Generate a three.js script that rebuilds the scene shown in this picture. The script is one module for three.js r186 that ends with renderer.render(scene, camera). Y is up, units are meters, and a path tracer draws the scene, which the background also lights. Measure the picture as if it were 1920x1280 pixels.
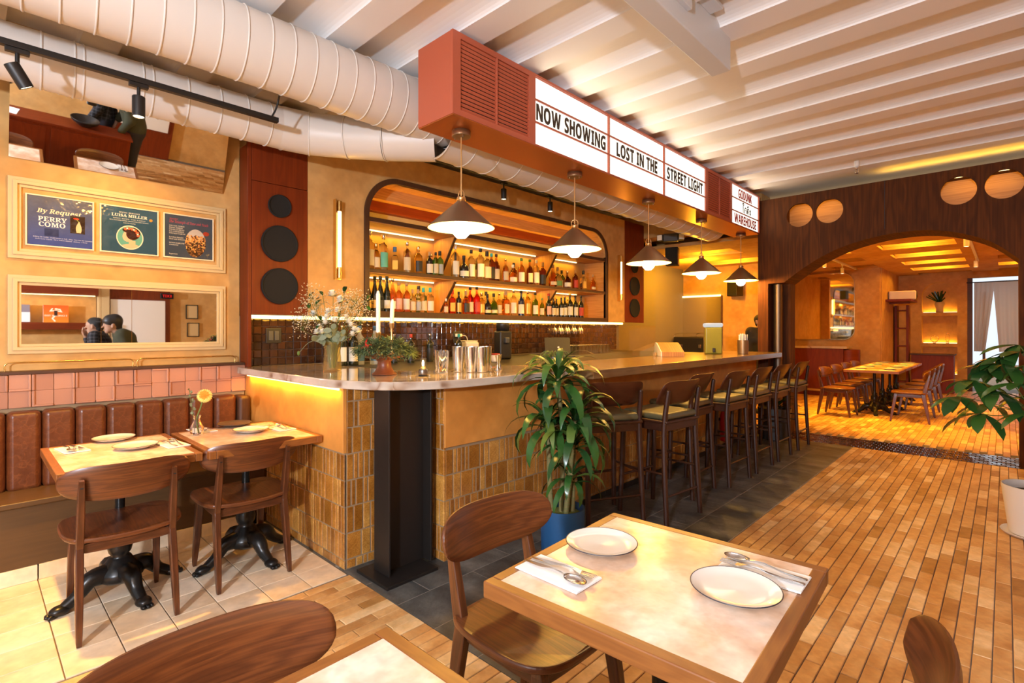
import * as THREE from 'three';
import { RoundedBoxGeometry } from 'three/addons/geometries/RoundedBoxGeometry.js';
import { mergeGeometries, mergeVertices, toCreasedNormals } from 'three/addons/utils/BufferGeometryUtils.js';
import { MarchingCubes } from 'three/addons/objects/MarchingCubes.js';
import { FontLoader } from 'three/addons/loaders/FontLoader.js';
import { RectAreaLightUniformsLib } from 'three/addons/lights/RectAreaLightUniformsLib.js';

// ------------------------------------------------------------------ camera, sky, exposure, large lights
// Room axes: X to the dining side, Y up, D = depth towards the arch (three's z is -D). Metres.
RectAreaLightUniformsLib.init();
const scene = new THREE.Scene();
const renderer = new THREE.WebGLRenderer({ antialias: true });
renderer.toneMapping = THREE.LinearToneMapping;
renderer.toneMappingExposure = 0.86;
renderer.shadowMap.enabled = true;

const FOCAL = 971, YAW = 0.76114;
const camera = new THREE.PerspectiveCamera(2 * Math.atan(640 / FOCAL) * 180 / Math.PI, 1.5, 0.05, 100);
camera.position.set(0, 1.4, 0);
camera.lookAt(-Math.sin(YAW), 1.4, -Math.cos(YAW));
camera.setViewOffset(1920, 1280, 0, 20, 1920, 1280);
scene.add(camera);

scene.background = new THREE.Color(0.84, 0.92, 1.0);
scene.backgroundIntensity = 1.3;

const LED = new THREE.Color(1.0, 0.46, 0.022), LAMP = new THREE.Color(1.0, 0.51, 0.085), DAY = new THREE.Color(0.88, 0.95, 1.08);
const P = (X, Y, D) => new THREE.Vector3(X, Y, -D);
function pointLight(name, X, Y, D, color, intensity, soft = 1) {
  const l = new THREE.PointLight(color, intensity); l.name = name; l.position.copy(P(X, Y, D)); l.castShadow = true; l.shadow.radius = soft; scene.add(l); return l;
}
function spotLight(name, from, to, color, intensity, angle, penumbra = 0.5, soft = 1.5) {
  const l = new THREE.SpotLight(color, intensity, 0, angle, penumbra); l.name = name; l.position.copy(from); l.target.position.copy(to); l.castShadow = true; l.shadow.radius = soft;
  scene.add(l); scene.add(l.target); l.target.name = 'light_target'; return l;
}
function areaLight(name, center, towards, w, h, color, intensity) {   // w runs level, h upright (or along the fall of the face)
  const l = new THREE.RectAreaLight(color, intensity, w, h); l.name = name; l.position.copy(center); l.lookAt(towards); scene.add(l); return l;
}
// the photograph's own light: a strobe standing behind the camera, towards the shop front
pointLight('strobe', 0.12, 1.9, -2.4, DAY, 70, 4);

// ------------------------------------------------------------------ helpers
function rng(seed) { let s = seed | 0; return () => { s = (s + 0x6d2b79f5) | 0; let t = Math.imul(s ^ (s >>> 15), 1 | s); t = (t + Math.imul(t ^ (t >>> 7), 61 | t)) ^ t; return ((t ^ (t >>> 14)) >>> 0) / 4294967296; }; }
const R0 = rng(11);
const lerp = (a, b, t) => a + (b - a) * t, clamp = (x, a, b) => Math.min(b, Math.max(a, x));
const used = new Map();
function numbered(name) { const n = used.get(name) || 0; used.set(name, n + 1); return n ? name + '_' + String(n).padStart(3, '0') : name; }
function tag(o, label, category, group) { o.userData = { label, category }; if (group) o.userData.group = group; return o; }
function thing(name, label, category, X = 0, Y = 0, D = 0, turn = 0, group) {
  const o = new THREE.Group(); o.name = numbered(name); scene.add(o); o.position.set(X, Y, -D); o.rotation.y = turn; return tag(o, label, category, group);
}
function copyOf(src, name, label, X, Y, D, turn = 0, group) {
  const o = src.clone(); o.name = numbered(name); scene.add(o); o.position.set(X, Y, -D); o.rotation.y = turn; o.userData = { ...src.userData, label }; if (group) o.userData.group = group; return o;
}
function part(parent, name, geom, mat) { const m = new THREE.Mesh(geom, mat); m.name = name; m.castShadow = m.receiveShadow = true; parent.add(m); return m; }
function solo(name, geom, mat, label, category, group) { return tag(part(scene, numbered(name), geom, mat), label, category, group); }
function structure(name) { const o = new THREE.Group(); o.name = name; o.userData = { kind: 'structure' }; scene.add(o); return o; }
function struct(name, geom, mat, parent) { const m = part(parent || scene, name, geom, mat); if (!parent) m.userData = { kind: 'structure' }; return m; }
function stuffPart(parent, name, geom, mat) { const m = part(parent, name, geom, mat); m.userData = { kind: 'stuff' }; return m; }

// uv in metres by the face each triangle looks along; grain names the axis that u follows
function boxUV(g, grain = 'x') {
  if (g.index) g = g.toNonIndexed();
  const p = g.attributes.position, n = p.count, uv = new Float32Array(n * 2), a = new THREE.Vector3(), b = new THREE.Vector3(), c = new THREE.Vector3(), m = new THREE.Vector3(), gi = 'xyz'.indexOf(grain);
  for (let i = 0; i < n; i += 3) {
    a.fromBufferAttribute(p, i); b.fromBufferAttribute(p, i + 1); c.fromBufferAttribute(p, i + 2);
    m.copy(b).sub(a).cross(c.clone().sub(a));
    const ax = [Math.abs(m.x), Math.abs(m.y), Math.abs(m.z)], k = ax[0] >= ax[1] && ax[0] >= ax[2] ? 0 : ax[1] >= ax[2] ? 1 : 2;
    const ua = k === gi ? (gi + 1) % 3 : gi, va = 3 - k - ua;
    [a, b, c].forEach((v, j) => { uv[(i + j) * 2] = v.getComponent(ua); uv[(i + j) * 2 + 1] = v.getComponent(va); });
  }
  g.setAttribute('uv', new THREE.BufferAttribute(uv, 2)); return g;
}
function rbox(w, h, d, r = 0.004, grain = 'x', seg = 1) { return boxUV(r > 0 ? new RoundedBoxGeometry(w, h, d, seg, Math.min(r, w / 2.01, h / 2.01, d / 2.01)) : new THREE.BoxGeometry(w, h, d), grain); }
// a box given by its extents in room axes (X, Y, D)
function ext(x0, x1, y0, y1, d0, d1, r = 0.003, grain = 'x', seg = 1) {
  const g = rbox(Math.abs(x1 - x0), Math.abs(y1 - y0), Math.abs(d1 - d0), r, grain, seg); g.translate((x0 + x1) / 2, (y0 + y1) / 2, -(d0 + d1) / 2); return boxUV(g, grain);
}
// a piece that lies face up (tile, paver): flat top with chamfered rim, no underside; origin at the middle of its base
function slabGeo(w, d, h, c = 0.003) {
  const x = w / 2, z = d / 2, v = [[-x, 0, z], [x, 0, z], [x, 0, -z], [-x, 0, -z], [-x, h - c, z], [x, h - c, z], [x, h - c, -z], [-x, h - c, -z], [-x + c, h, z - c], [x - c, h, z - c], [x - c, h, -z + c], [-x + c, h, -z + c]];
  const q = [[8, 9, 10, 11]]; for (let i = 0; i < 4; i++) { const j = (i + 1) % 4; q.push([i, j, 4 + j, 4 + i], [4 + i, 4 + j, 8 + j, 8 + i]); }
  const pos = []; for (const [a, b, e, f] of q) for (const k of [a, b, e, a, e, f]) pos.push(...v[k]);
  const g = new THREE.BufferGeometry(); g.setAttribute('position', new THREE.Float32BufferAttribute(pos, 3)); g.computeVertexNormals(); return boxUV(g, 'x');
}
const merge = (list) => mergeGeometries(list.map((g) => { const h = g.index ? g.toNonIndexed() : g.clone(); for (const k of Object.keys(h.attributes)) if (!['position', 'normal', 'uv'].includes(k)) h.deleteAttribute(k); if (!h.attributes.uv) h.setAttribute('uv', new THREE.BufferAttribute(new Float32Array(h.attributes.position.count * 2), 2)); return h; }));
const moved = (g, x, y, z, ry = 0, rx = 0, rz = 0) => { const h = g.clone(); h.applyMatrix4(new THREE.Matrix4().compose(new THREE.Vector3(x, y, z), new THREE.Quaternion().setFromEuler(new THREE.Euler(rx, ry, rz, 'YXZ')), new THREE.Vector3(1, 1, 1))); return h; };
const lathe = (pts, seg = 24) => new THREE.LatheGeometry(pts.map(([r, y]) => new THREE.Vector2(Math.max(r, 1e-4), y)), seg);
function shapeOf(pts) { const s = new THREE.Shape(); pts.forEach(([x, y], i) => (i ? s.lineTo(x, y) : s.moveTo(x, y))); s.closePath(); return s; }
function extrude(shape, depth, bevel = 0, curve = 12) {
  return new THREE.ExtrudeGeometry(shape, { depth: depth - 2 * bevel, bevelEnabled: bevel > 0, bevelThickness: bevel, bevelSize: bevel, bevelOffset: -bevel, bevelSegments: 2, curveSegments: curve }).translate(0, 0, bevel);
}
const extDY = (shape, x0, x1, bevel = 0, grain = 'y', curve = 12) => boxUV(extrude(shape, x1 - x0, bevel, curve).rotateY(Math.PI / 2).translate(x0, 0, 0), grain);     // shape drawn in (D, Y)
const extXY = (shape, d0, d1, bevel = 0, grain = 'y', curve = 12) => boxUV(extrude(shape, d1 - d0, bevel, curve).translate(0, 0, -d1), grain);                         // shape drawn in (X, Y)
const extXD = (shape, y0, y1, bevel = 0, grain = 'z', curve = 12) => boxUV(extrude(shape, y1 - y0, bevel, curve).rotateX(-Math.PI / 2).translate(0, y0, 0), grain);   // shape drawn in (X, D)
function tube(pts, r, seg = 24, rad = 8, closed = false) { return new THREE.TubeGeometry(new THREE.CatmullRomCurve3(pts.map((p) => (Array.isArray(p) ? new THREE.Vector3(...p) : p)), closed, 'centripetal'), seg, r, rad, closed); }
// tube with a radius per point
function limb(pts, radii, seg = 16, rad = 8) {
  const c = new THREE.CatmullRomCurve3(pts.map((p) => new THREE.Vector3(...p))), g = new THREE.TubeGeometry(c, seg, 1, rad), p = g.attributes.position, v = new THREE.Vector3();
  for (let i = 0; i <= seg; i++) { const t = i / seg, o = c.getPointAt(t), f = t * (radii.length - 1), k = Math.min(radii.length - 2, Math.floor(f)), r = lerp(radii[k], radii[k + 1], f - k);
    for (let j = 0; j <= rad; j++) { const n = i * (rad + 1) + j; v.fromBufferAttribute(p, n).sub(o).multiplyScalar(r).add(o); p.setXYZ(n, v.x, v.y, v.z); } }
  g.computeVertexNormals(); const cap = (t, r) => new THREE.SphereGeometry(r, rad, 6).translate(...c.getPointAt(t).toArray());
  return merge([g, cap(0, radii[0]), cap(1, radii[radii.length - 1])]);
}
// square-section bar between two points with widths at both ends
function bar(a, b, wa, da, wb = wa, db = da) {
  const A = new THREE.Vector3(...a), B = new THREE.Vector3(...b), len = A.distanceTo(B), g = new RoundedBoxGeometry(1, len, 1, 2, 0.16), p = g.attributes.position;
  for (let i = 0; i < p.count; i++) { const t = p.getY(i) / len + 0.5; p.setX(i, p.getX(i) * lerp(wa, wb, t)); p.setZ(i, p.getZ(i) * lerp(da, db, t)); }
  g.computeVertexNormals();
  const h = boxUV(g, 'y'); h.applyMatrix4(new THREE.Matrix4().compose(A.clone().add(B).multiplyScalar(0.5), new THREE.Quaternion().setFromUnitVectors(new THREE.Vector3(0, 1, 0), B.clone().sub(A).normalize()), new THREE.Vector3(1, 1, 1)));
  return h;
}

// ------------------------------------------------------------------ textures
function noise2(px, py, seed) {   // tileable value noise with periods px, py
  const r = rng(seed), t = new Float32Array(px * py); for (let i = 0; i < t.length; i++) t[i] = r();
  return (x, y) => { const xi = Math.floor(x), yi = Math.floor(y); let fx = x - xi, fy = y - yi; fx = fx * fx * (3 - 2 * fx); fy = fy * fy * (3 - 2 * fy);
    const x0 = ((xi % px) + px) % px, x1 = (x0 + 1) % px, y0 = (((yi % py) + py) % py) * px, y1 = (((yi + 1) % py + py) % py) * px;
    return lerp(lerp(t[y0 + x0], t[y0 + x1], fx), lerp(t[y1 + x0], t[y1 + x1], fx), fy); };
}
function fbm(sx, sy, oct, seed) { const n = []; for (let o = 0; o < oct; o++) n.push(noise2(sx << o, sy << o, seed + o * 17)); return (u, v) => { let s = 0, a = 0.5, w = 0; for (let o = 0; o < oct; o++) { s += a * n[o](u * (sx << o), v * (sy << o)); w += a; a *= 0.55; } return s / w; }; }
const mix3 = (a, b, t) => [lerp(a[0], b[0], t), lerp(a[1], b[1], t), lerp(a[2], b[2], t)];
const hex = (h) => [(h >> 16) & 255, (h >> 8) & 255, h & 255];
function texture(N, M, f, sx, sy) {   // f(u, v) -> [r, g, b] in 0..255; covers sx by sy metres
  const d = new Uint8Array(N * M * 4);
  for (let j = 0; j < M; j++) for (let i = 0; i < N; i++) { const c = f(i / N, j / M), k = (j * N + i) * 4; d[k] = clamp(c[0], 0, 255); d[k + 1] = clamp(c[1], 0, 255); d[k + 2] = clamp(c[2], 0, 255); d[k + 3] = 255; }
  const t = new THREE.DataTexture(d, N, M); t.colorSpace = THREE.SRGBColorSpace; t.wrapS = t.wrapT = THREE.RepeatWrapping; t.magFilter = THREE.LinearFilter; t.minFilter = THREE.LinearMipmapLinearFilter; t.generateMipmaps = true; t.repeat.set(1 / sx, 1 / sy); t.needsUpdate = true; return t;
}
function woodTex(dark, light, seed, sx = 1.2, sy = 0.6, rings = 9, contrast = 1) {
  const a = fbm(2, 6, 4, seed), b = fbm(3, 120, 2, seed + 5), c = fbm(1, 4, 2, seed + 9), D = hex(dark), L = hex(light);
  return texture(512, 512, (u, v) => { const ring = 0.5 + 0.5 * Math.sin((v * rings + a(u, v) * 5.5) * 6.283), pore = b(u, v); return mix3(D, L, clamp(0.5 + contrast * ((0.34 * ring + 0.5 * pore + 0.4 * c(u, v)) - 0.6), 0, 1)); }, sx, sy);
}
function stoneTex(cols, seed, s, oct = 5) { const a = fbm(3, 3, oct, seed), b = fbm(6, 6, oct, seed + 3), c = fbm(24, 24, 3, seed + 7), K = cols.map(hex); return texture(512, 512, (u, v) => { const w = a(u, v), q = b(u + 0.3 * w, v), r = c(u, v); let k = mix3(K[0], K[1], clamp((q - 0.3) * 2.2, 0, 1)); k = mix3(k, K[2], clamp((w - 0.52) * 3.5, 0, 0.8)); return k.map((x) => x * (0.93 + 0.14 * r)); }, s, s); }
function grey(N, f, s) { const t = texture(N, N, (u, v) => { const k = f(u, v) * 255; return [k, k, k]; }, s, s); t.colorSpace = THREE.NoColorSpace; return t; }
const std = (color, roughness = 0.6, o = {}) => new THREE.MeshStandardMaterial({ color, roughness, ...o });
const phy = (color, roughness = 0.4, o = {}) => new THREE.MeshPhysicalMaterial({ color, roughness, ...o });
const tex = (map, roughness = 0.6, o = {}) => new THREE.MeshPhysicalMaterial({ map, roughness, ...o });
const glow = (color, k) => new THREE.MeshStandardMaterial({ color: 0x000000, emissive: color, emissiveIntensity: k, roughness: 0.5 });
const lin = (r, g, b) => new THREE.Color().setRGB(r, g, b);

const bumpFine = grey(256, fbm(24, 24, 3, 71), 0.5), bumpCoarse = grey(256, fbm(5, 5, 4, 72), 1.2);
const T = {
  walnut: woodTex(0x3a1d0e, 0x6e3d1f, 1, 0.9, 0.35, 7), walnut2: woodTex(0x40200f, 0x78431f, 2, 0.9, 0.3, 10), edge: woodTex(0x70401a, 0x9a622c, 3, 1.0, 0.4, 4, 0.7),
  mahogany: woodTex(0x5e2003, 0x80320a, 4, 2.2, 0.7, 6, 0.8), archwood: woodTex(0x3a1c08, 0x64360f, 5, 2.4, 0.8, 8, 1.1), shelf: woodTex(0x3a2214, 0x5a3820, 6, 1.6, 0.4, 5, 0.7), oak: woodTex(0xa06a38, 0xd09a5e, 7, 1.8, 0.5, 6, 0.8),
  bench: woodTex(0x46301a, 0x5f4426, 8, 1.8, 0.6, 8, 0.5),
  travertine: stoneTex([0xd2b094, 0xe8d6c6, 0xbf967a], 21, 0.55), marble: null, slate: null, pale: stoneTex([0xdcc3a2, 0xe8d6bd, 0xd2b491], 23, 0.9), paver: stoneTex([0xc4935a, 0xd6ac74, 0xb27e46], 24, 0.5), paver2: stoneTex([0xb07e48, 0xc09560, 0x9c6a38], 25, 0.5), paver3: stoneTex([0xd6b07c, 0xe4c698, 0xc29a62], 26, 0.5), paver4: stoneTex([0x9c6c34, 0xae8048, 0x885a26], 27, 0.5),
  plaster: stoneTex([0xc39556, 0xcba266, 0xb88848], 28, 1.7),
};
{
  const a = fbm(3, 3, 4, 40), b = fbm(2, 8, 5, 41), c = fbm(16, 16, 3, 42);
  T.marble = texture(512, 512, (u, v) => { const w = a(u, v), vein = Math.pow(1 - Math.abs(Math.sin((v * 3 + u * 1.0 + w * 2.4) * 6.283 / 2)), 5), k = mix3(hex(0xcfc4b6), hex(0xa89684), clamp((b(u, v) - 0.4) * 2.4, 0, 1)); return mix3(k, hex(0x74523a), clamp(vein * 0.75 * (0.4 + w), 0, 0.8)).map((x) => x * (0.95 + 0.1 * c(u, v))); }, 0.9, 0.9);
  const s = fbm(2, 7, 5, 45), s2 = fbm(20, 20, 3, 46);
  T.slate = texture(512, 512, (u, v) => { const k = s(u, v); return mix3(hex(0x3d3d3b), hex(0x6a6963), clamp((k - 0.3) * 1.9, 0, 1)).map((x) => x * (0.85 + 0.3 * s2(u, v))); }, 0.8, 0.8);
  const g1 = fbm(9, 9, 4, 51), g2 = fbm(90, 90, 2, 52);
  T.glaze = texture(512, 512, (u, v) => mix3(hex(0xa06a28), hex(0xd6a052), clamp(0.5 + (g1(u, v) - 0.5) * 0.8 + (g2(u, v) - 0.5) * 1.1, 0, 1)), 0.35, 0.35);
  const l1 = fbm(6, 6, 5, 55), l2 = fbm(14, 14, 3, 56);
  T.leather = texture(512, 512, (u, v) => { const crack = Math.pow(1 - Math.abs(2 * l2(u, v) - 1), 14); return mix3(mix3(hex(0x4b2410), hex(0x74401f), l1(u, v)), hex(0xa3683c), crack * 0.3); }, 0.5, 0.5);
}
const M = {
  walnut: tex(T.walnut, 0.34, { clearcoat: 0.3, clearcoatRoughness: 0.25 }), walnut2: tex(T.walnut2, 0.34, { clearcoat: 0.3, clearcoatRoughness: 0.25 }),
  tableEdge: tex(T.edge, 0.4, { clearcoat: 0.2, clearcoatRoughness: 0.3 }), travertine: tex(T.travertine, 0.26, { clearcoat: 0.3, clearcoatRoughness: 0.12 }),
  mahogany: tex(T.mahogany, 0.5, { specularIntensity: 0.6 }), archwood: tex(T.archwood, 0.7, { specularIntensity: 0.4 }), shelf: tex(T.shelf, 0.5), oak: tex(T.oak, 0.5), bench: tex(T.bench, 0.42),
  marble: tex(T.marble, 0.1, { clearcoat: 0.6, clearcoatRoughness: 0.03 }), slate: tex(T.slate, 0.5, { bumpMap: bumpFine, bumpScale: 0.002 }),
  plaster: tex(T.plaster, 0.85, { bumpMap: bumpCoarse, bumpScale: 0.004 }), plasterSmooth: tex(T.plaster, 0.7), plasterOchre: tex(T.plaster, 0.6, { color: lin(1.1, 0.8, 0.45) }), counterWood: tex(woodTex(0x6f5433, 0x9a7a50, 17, 1.8, 0.5, 5, 0.7), 0.22, { clearcoat: 0.4, clearcoatRoughness: 0.1 }), shelfBack: std(lin(0.42, 0.25, 0.1), 0.6),
  cream: std(lin(0.6, 0.44, 0.22), 0.55), terracotta: std(lin(0.52, 0.25, 0.155), 0.5), leather: tex(T.leather, 0.36, { bumpMap: bumpFine, bumpScale: 0.0015, clearcoat: 0.15, clearcoatRoughness: 0.3 }),
  glaze: tex(T.glaze, 0.28, { clearcoat: 0.5, clearcoatRoughness: 0.1 }),
  glazes: [0xffffff, 0xe2d2b4, 0xf0e0c8, 0xc8b592].map((c) => tex(T.glaze, 0.3, { color: c, clearcoat: 0.5, clearcoatRoughness: 0.12 })),
  grout: std(lin(0.3, 0.21, 0.12), 0.9), groutDark: std(lin(0.16, 0.13, 0.1), 0.9), groutLight: std(lin(0.26, 0.23, 0.19), 0.9),
  zellige: [lin(0.035, 0.014, 0.007), lin(0.05, 0.02, 0.009), lin(0.025, 0.011, 0.007)].map((c) => phy(c, 0.12, { clearcoat: 0.7, clearcoatRoughness: 0.06, bumpMap: bumpCoarse, bumpScale: 0.02 })),
  pavers: [T.paver, T.paver2, T.paver3, T.paver4].map((t) => tex(t, 0.5, { bumpMap: bumpFine, bumpScale: 0.001 })), pale: [0xffffff, 0xf2ece4, 0xfaf4ec].map((c) => tex(T.pale, 0.45, { color: c })),
  steel: std(lin(0.05, 0.042, 0.037), 0.42, { metalness: 0.75, bumpMap: bumpCoarse, bumpScale: 0.003 }), iron: std(lin(0.014, 0.013, 0.012), 0.3, { metalness: 0.4 }),
  black: std(lin(0.012, 0.011, 0.011), 0.45), blackMatte: std(lin(0.02, 0.018, 0.017), 0.8), darkGrey: std(lin(0.05, 0.05, 0.05), 0.5),
  duct: std(lin(0.66, 0.62, 0.57), 0.42), deck: std(lin(0.8, 0.79, 0.78), 0.5), deckDark: std(lin(0.2, 0.18, 0.17), 0.8), beam: std(lin(0.62, 0.66, 0.70), 0.45, { bumpMap: bumpCoarse, bumpScale: 0.004 }),
  red: std(lin(0.46, 0.105, 0.05), 0.45), copper: std(lin(0.62, 0.22, 0.06), 0.34, { metalness: 0.85 }),
  brass: std(lin(0.72, 0.46, 0.2), 0.28, { metalness: 0.95 }), brassDull: std(lin(0.34, 0.23, 0.13), 0.38, { metalness: 0.8 }), gold: std(lin(0.8, 0.55, 0.2), 0.22, { metalness: 1 }), chrome: std(lin(0.75, 0.74, 0.72), 0.14, { metalness: 1 }), cutlery: std(lin(0.7, 0.69, 0.68), 0.16, { metalness: 1 }),
  mirror: std(lin(0.86, 0.86, 0.86), 0.015, { metalness: 1 }), white: std(lin(0.78, 0.77, 0.74), 0.4), paper: std(lin(0.8, 0.8, 0.8), 0.85), porcelain: phy(lin(0.74, 0.71, 0.65), 0.16, { clearcoat: 0.6, clearcoatRoughness: 0.05 }),
  rim: std(lin(0.03, 0.03, 0.045), 0.3), brownPlate: phy(lin(0.10, 0.06, 0.035), 0.3), wax: phy(lin(0.85, 0.83, 0.8), 0.45, { transmission: 0.15, thickness: 0 }),
  glass: phy(0xffffff, 0.02, { transmission: 1, thickness: 0, ior: 1.45 }), glassSolid: phy(0xffffff, 0.03, { transmission: 1, thickness: 0.004, ior: 1.4 }), amberGlass: phy(lin(0.95, 0.86, 0.55), 0.05, { transmission: 0.95, thickness: 0, ior: 1.45 }),
  olive: std(lin(0.11, 0.095, 0.045), 0.38), opal: phy(lin(0.9, 0.88, 0.8), 0.3),
  stoolWood: tex(woodTex(0x2e170c, 0x4a2614, 14, 0.8, 0.3, 5, 0.6), 0.4), stoolWood2: tex(woodTex(0x3a1a0d, 0x5c2f18, 15, 0.8, 0.3, 5, 0.5), 0.38),
  oakRed: tex(woodTex(0x5a2a14, 0x8d4c28, 16, 0.6, 0.3, 5, 0.6), 0.4), pewter: std(lin(0.2, 0.18, 0.16), 0.35, { metalness: 0.9 }), cream2: std(lin(0.62, 0.56, 0.44), 0.5), steelBright: std(lin(0.2, 0.15, 0.11), 0.42, { metalness: 0.9 }), mirrorGold: std(lin(0.86, 0.8, 0.66), 0.03, { metalness: 1 }), linen: phy(lin(0.55, 0.47, 0.4), 0.95, { transmission: 0.6, thickness: 0, side: THREE.DoubleSide }),
  soil: std(lin(0.03, 0.02, 0.013), 0.95), moss: std(lin(0.16, 0.17, 0.03), 0.95), blue: std(lin(0.01, 0.075, 0.2), 0.5), potWhite: std(lin(0.68, 0.62, 0.56), 0.45), bark: std(lin(0.13, 0.085, 0.05), 0.85, { bumpMap: bumpFine, bumpScale: 0.01 }), cane: std(lin(0.2, 0.17, 0.06), 0.7),
  leaf: phy(lin(0.03, 0.105, 0.02), 0.26, { side: THREE.DoubleSide }), leafPale: phy(lin(0.1, 0.17, 0.03), 0.3, { side: THREE.DoubleSide }), leafDark: phy(lin(0.018, 0.07, 0.018), 0.25, { side: THREE.DoubleSide }), euca: std(lin(0.2, 0.23, 0.13), 0.6, { side: THREE.DoubleSide }), stem: std(lin(0.1, 0.15, 0.03), 0.6), petal: std(lin(0.8, 0.78, 0.68), 0.7, { side: THREE.DoubleSide }), bud: std(lin(0.6, 0.52, 0.34), 0.8), yellowPetal: std(lin(0.9, 0.8, 0.24), 0.7, { side: THREE.DoubleSide }), orangeCore: std(lin(0.85, 0.42, 0.05), 0.8), cedar: std(lin(0.13, 0.19, 0.07), 0.8, { side: THREE.DoubleSide }), ribbon: std(lin(0.7, 0.02, 0.01), 0.5, { side: THREE.DoubleSide }),
  speaker: std(lin(0.008, 0.0075, 0.007), 0.9), concrete: std(lin(0.3, 0.22, 0.14), 0.9, { bumpMap: bumpFine, bumpScale: 0.004 }),
  bulb: glow(lin(1, 0.86, 0.62), 5), ledStrip: glow(lin(1, 0.74, 0.32), 4.5), signGlow: glow(lin(1, 0.93, 0.78), 1.9), tubeGlow: glow(lin(1, 0.82, 0.45), 3.5), spotGlow: glow(lin(1, 0.85, 0.55), 5),
};
// ------------------------------------------------------------------ the room shell
const inView = (X, Y, D) => { const w = -Math.sin(YAW) * X + Math.cos(YAW) * D, r = Math.cos(YAW) * X + Math.sin(YAW) * D; if (w < 0.2) return false; const u = 960 + FOCAL * r / w, v = 620 - FOCAL * (Y - 1.4) / w; return u > -40 && u < 1960 && v > -20 && v < 1320; };
const far2 = (X, Y, D) => X * X + (Y - 1.4) ** 2 + D * D;
// lay pieces: the 300 nearest in view become meshes of their own, the rest one joined part
function layPieces(parent, name, list, limit = 300) {   // list of { g, m, p: [X, Y, D], ry, q }
  list.forEach((t) => { t.near = inView(...t.p) ? far2(...t.p) : 1e9; });
  const order = [...list].sort((a, b) => a.near - b.near), rest = new Map();
  order.forEach((t, i) => {
    if (i < limit && t.near < 1e8) { const o = part(parent, name, t.g, t.m); o.position.set(t.p[0], t.p[1], -t.p[2]); if (t.q) o.quaternion.copy(t.q); else if (t.ry) o.rotation.y = t.ry; if (t.rx) o.rotation.x = t.rx; return; }
    const h = t.g.clone(), mt = new THREE.Matrix4().compose(new THREE.Vector3(t.p[0], t.p[1], -t.p[2]), t.q || new THREE.Quaternion().setFromEuler(new THREE.Euler(0, t.ry || 0, 0)), new THREE.Vector3(1, 1, 1)); h.applyMatrix4(mt);
    if (!rest.has(t.m)) rest.set(t.m, []); rest.get(t.m).push(h);
  });
  for (const [m, gs] of rest) stuffPart(parent, name + '_field', mergeGeometries(gs), m);
}
const floor = structure('floor');
struct('floor_bed', ext(-5.4, 2.3, -0.1, -0.006, -2.8, 17.2, 0, 'x'), M.groutDark, floor); struct('slate_bed', ext(-2.9, -1.331, -0.0065, -0.0012, 1.513, 7.37, 0, 'x'), M.groutLight, floor);
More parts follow.
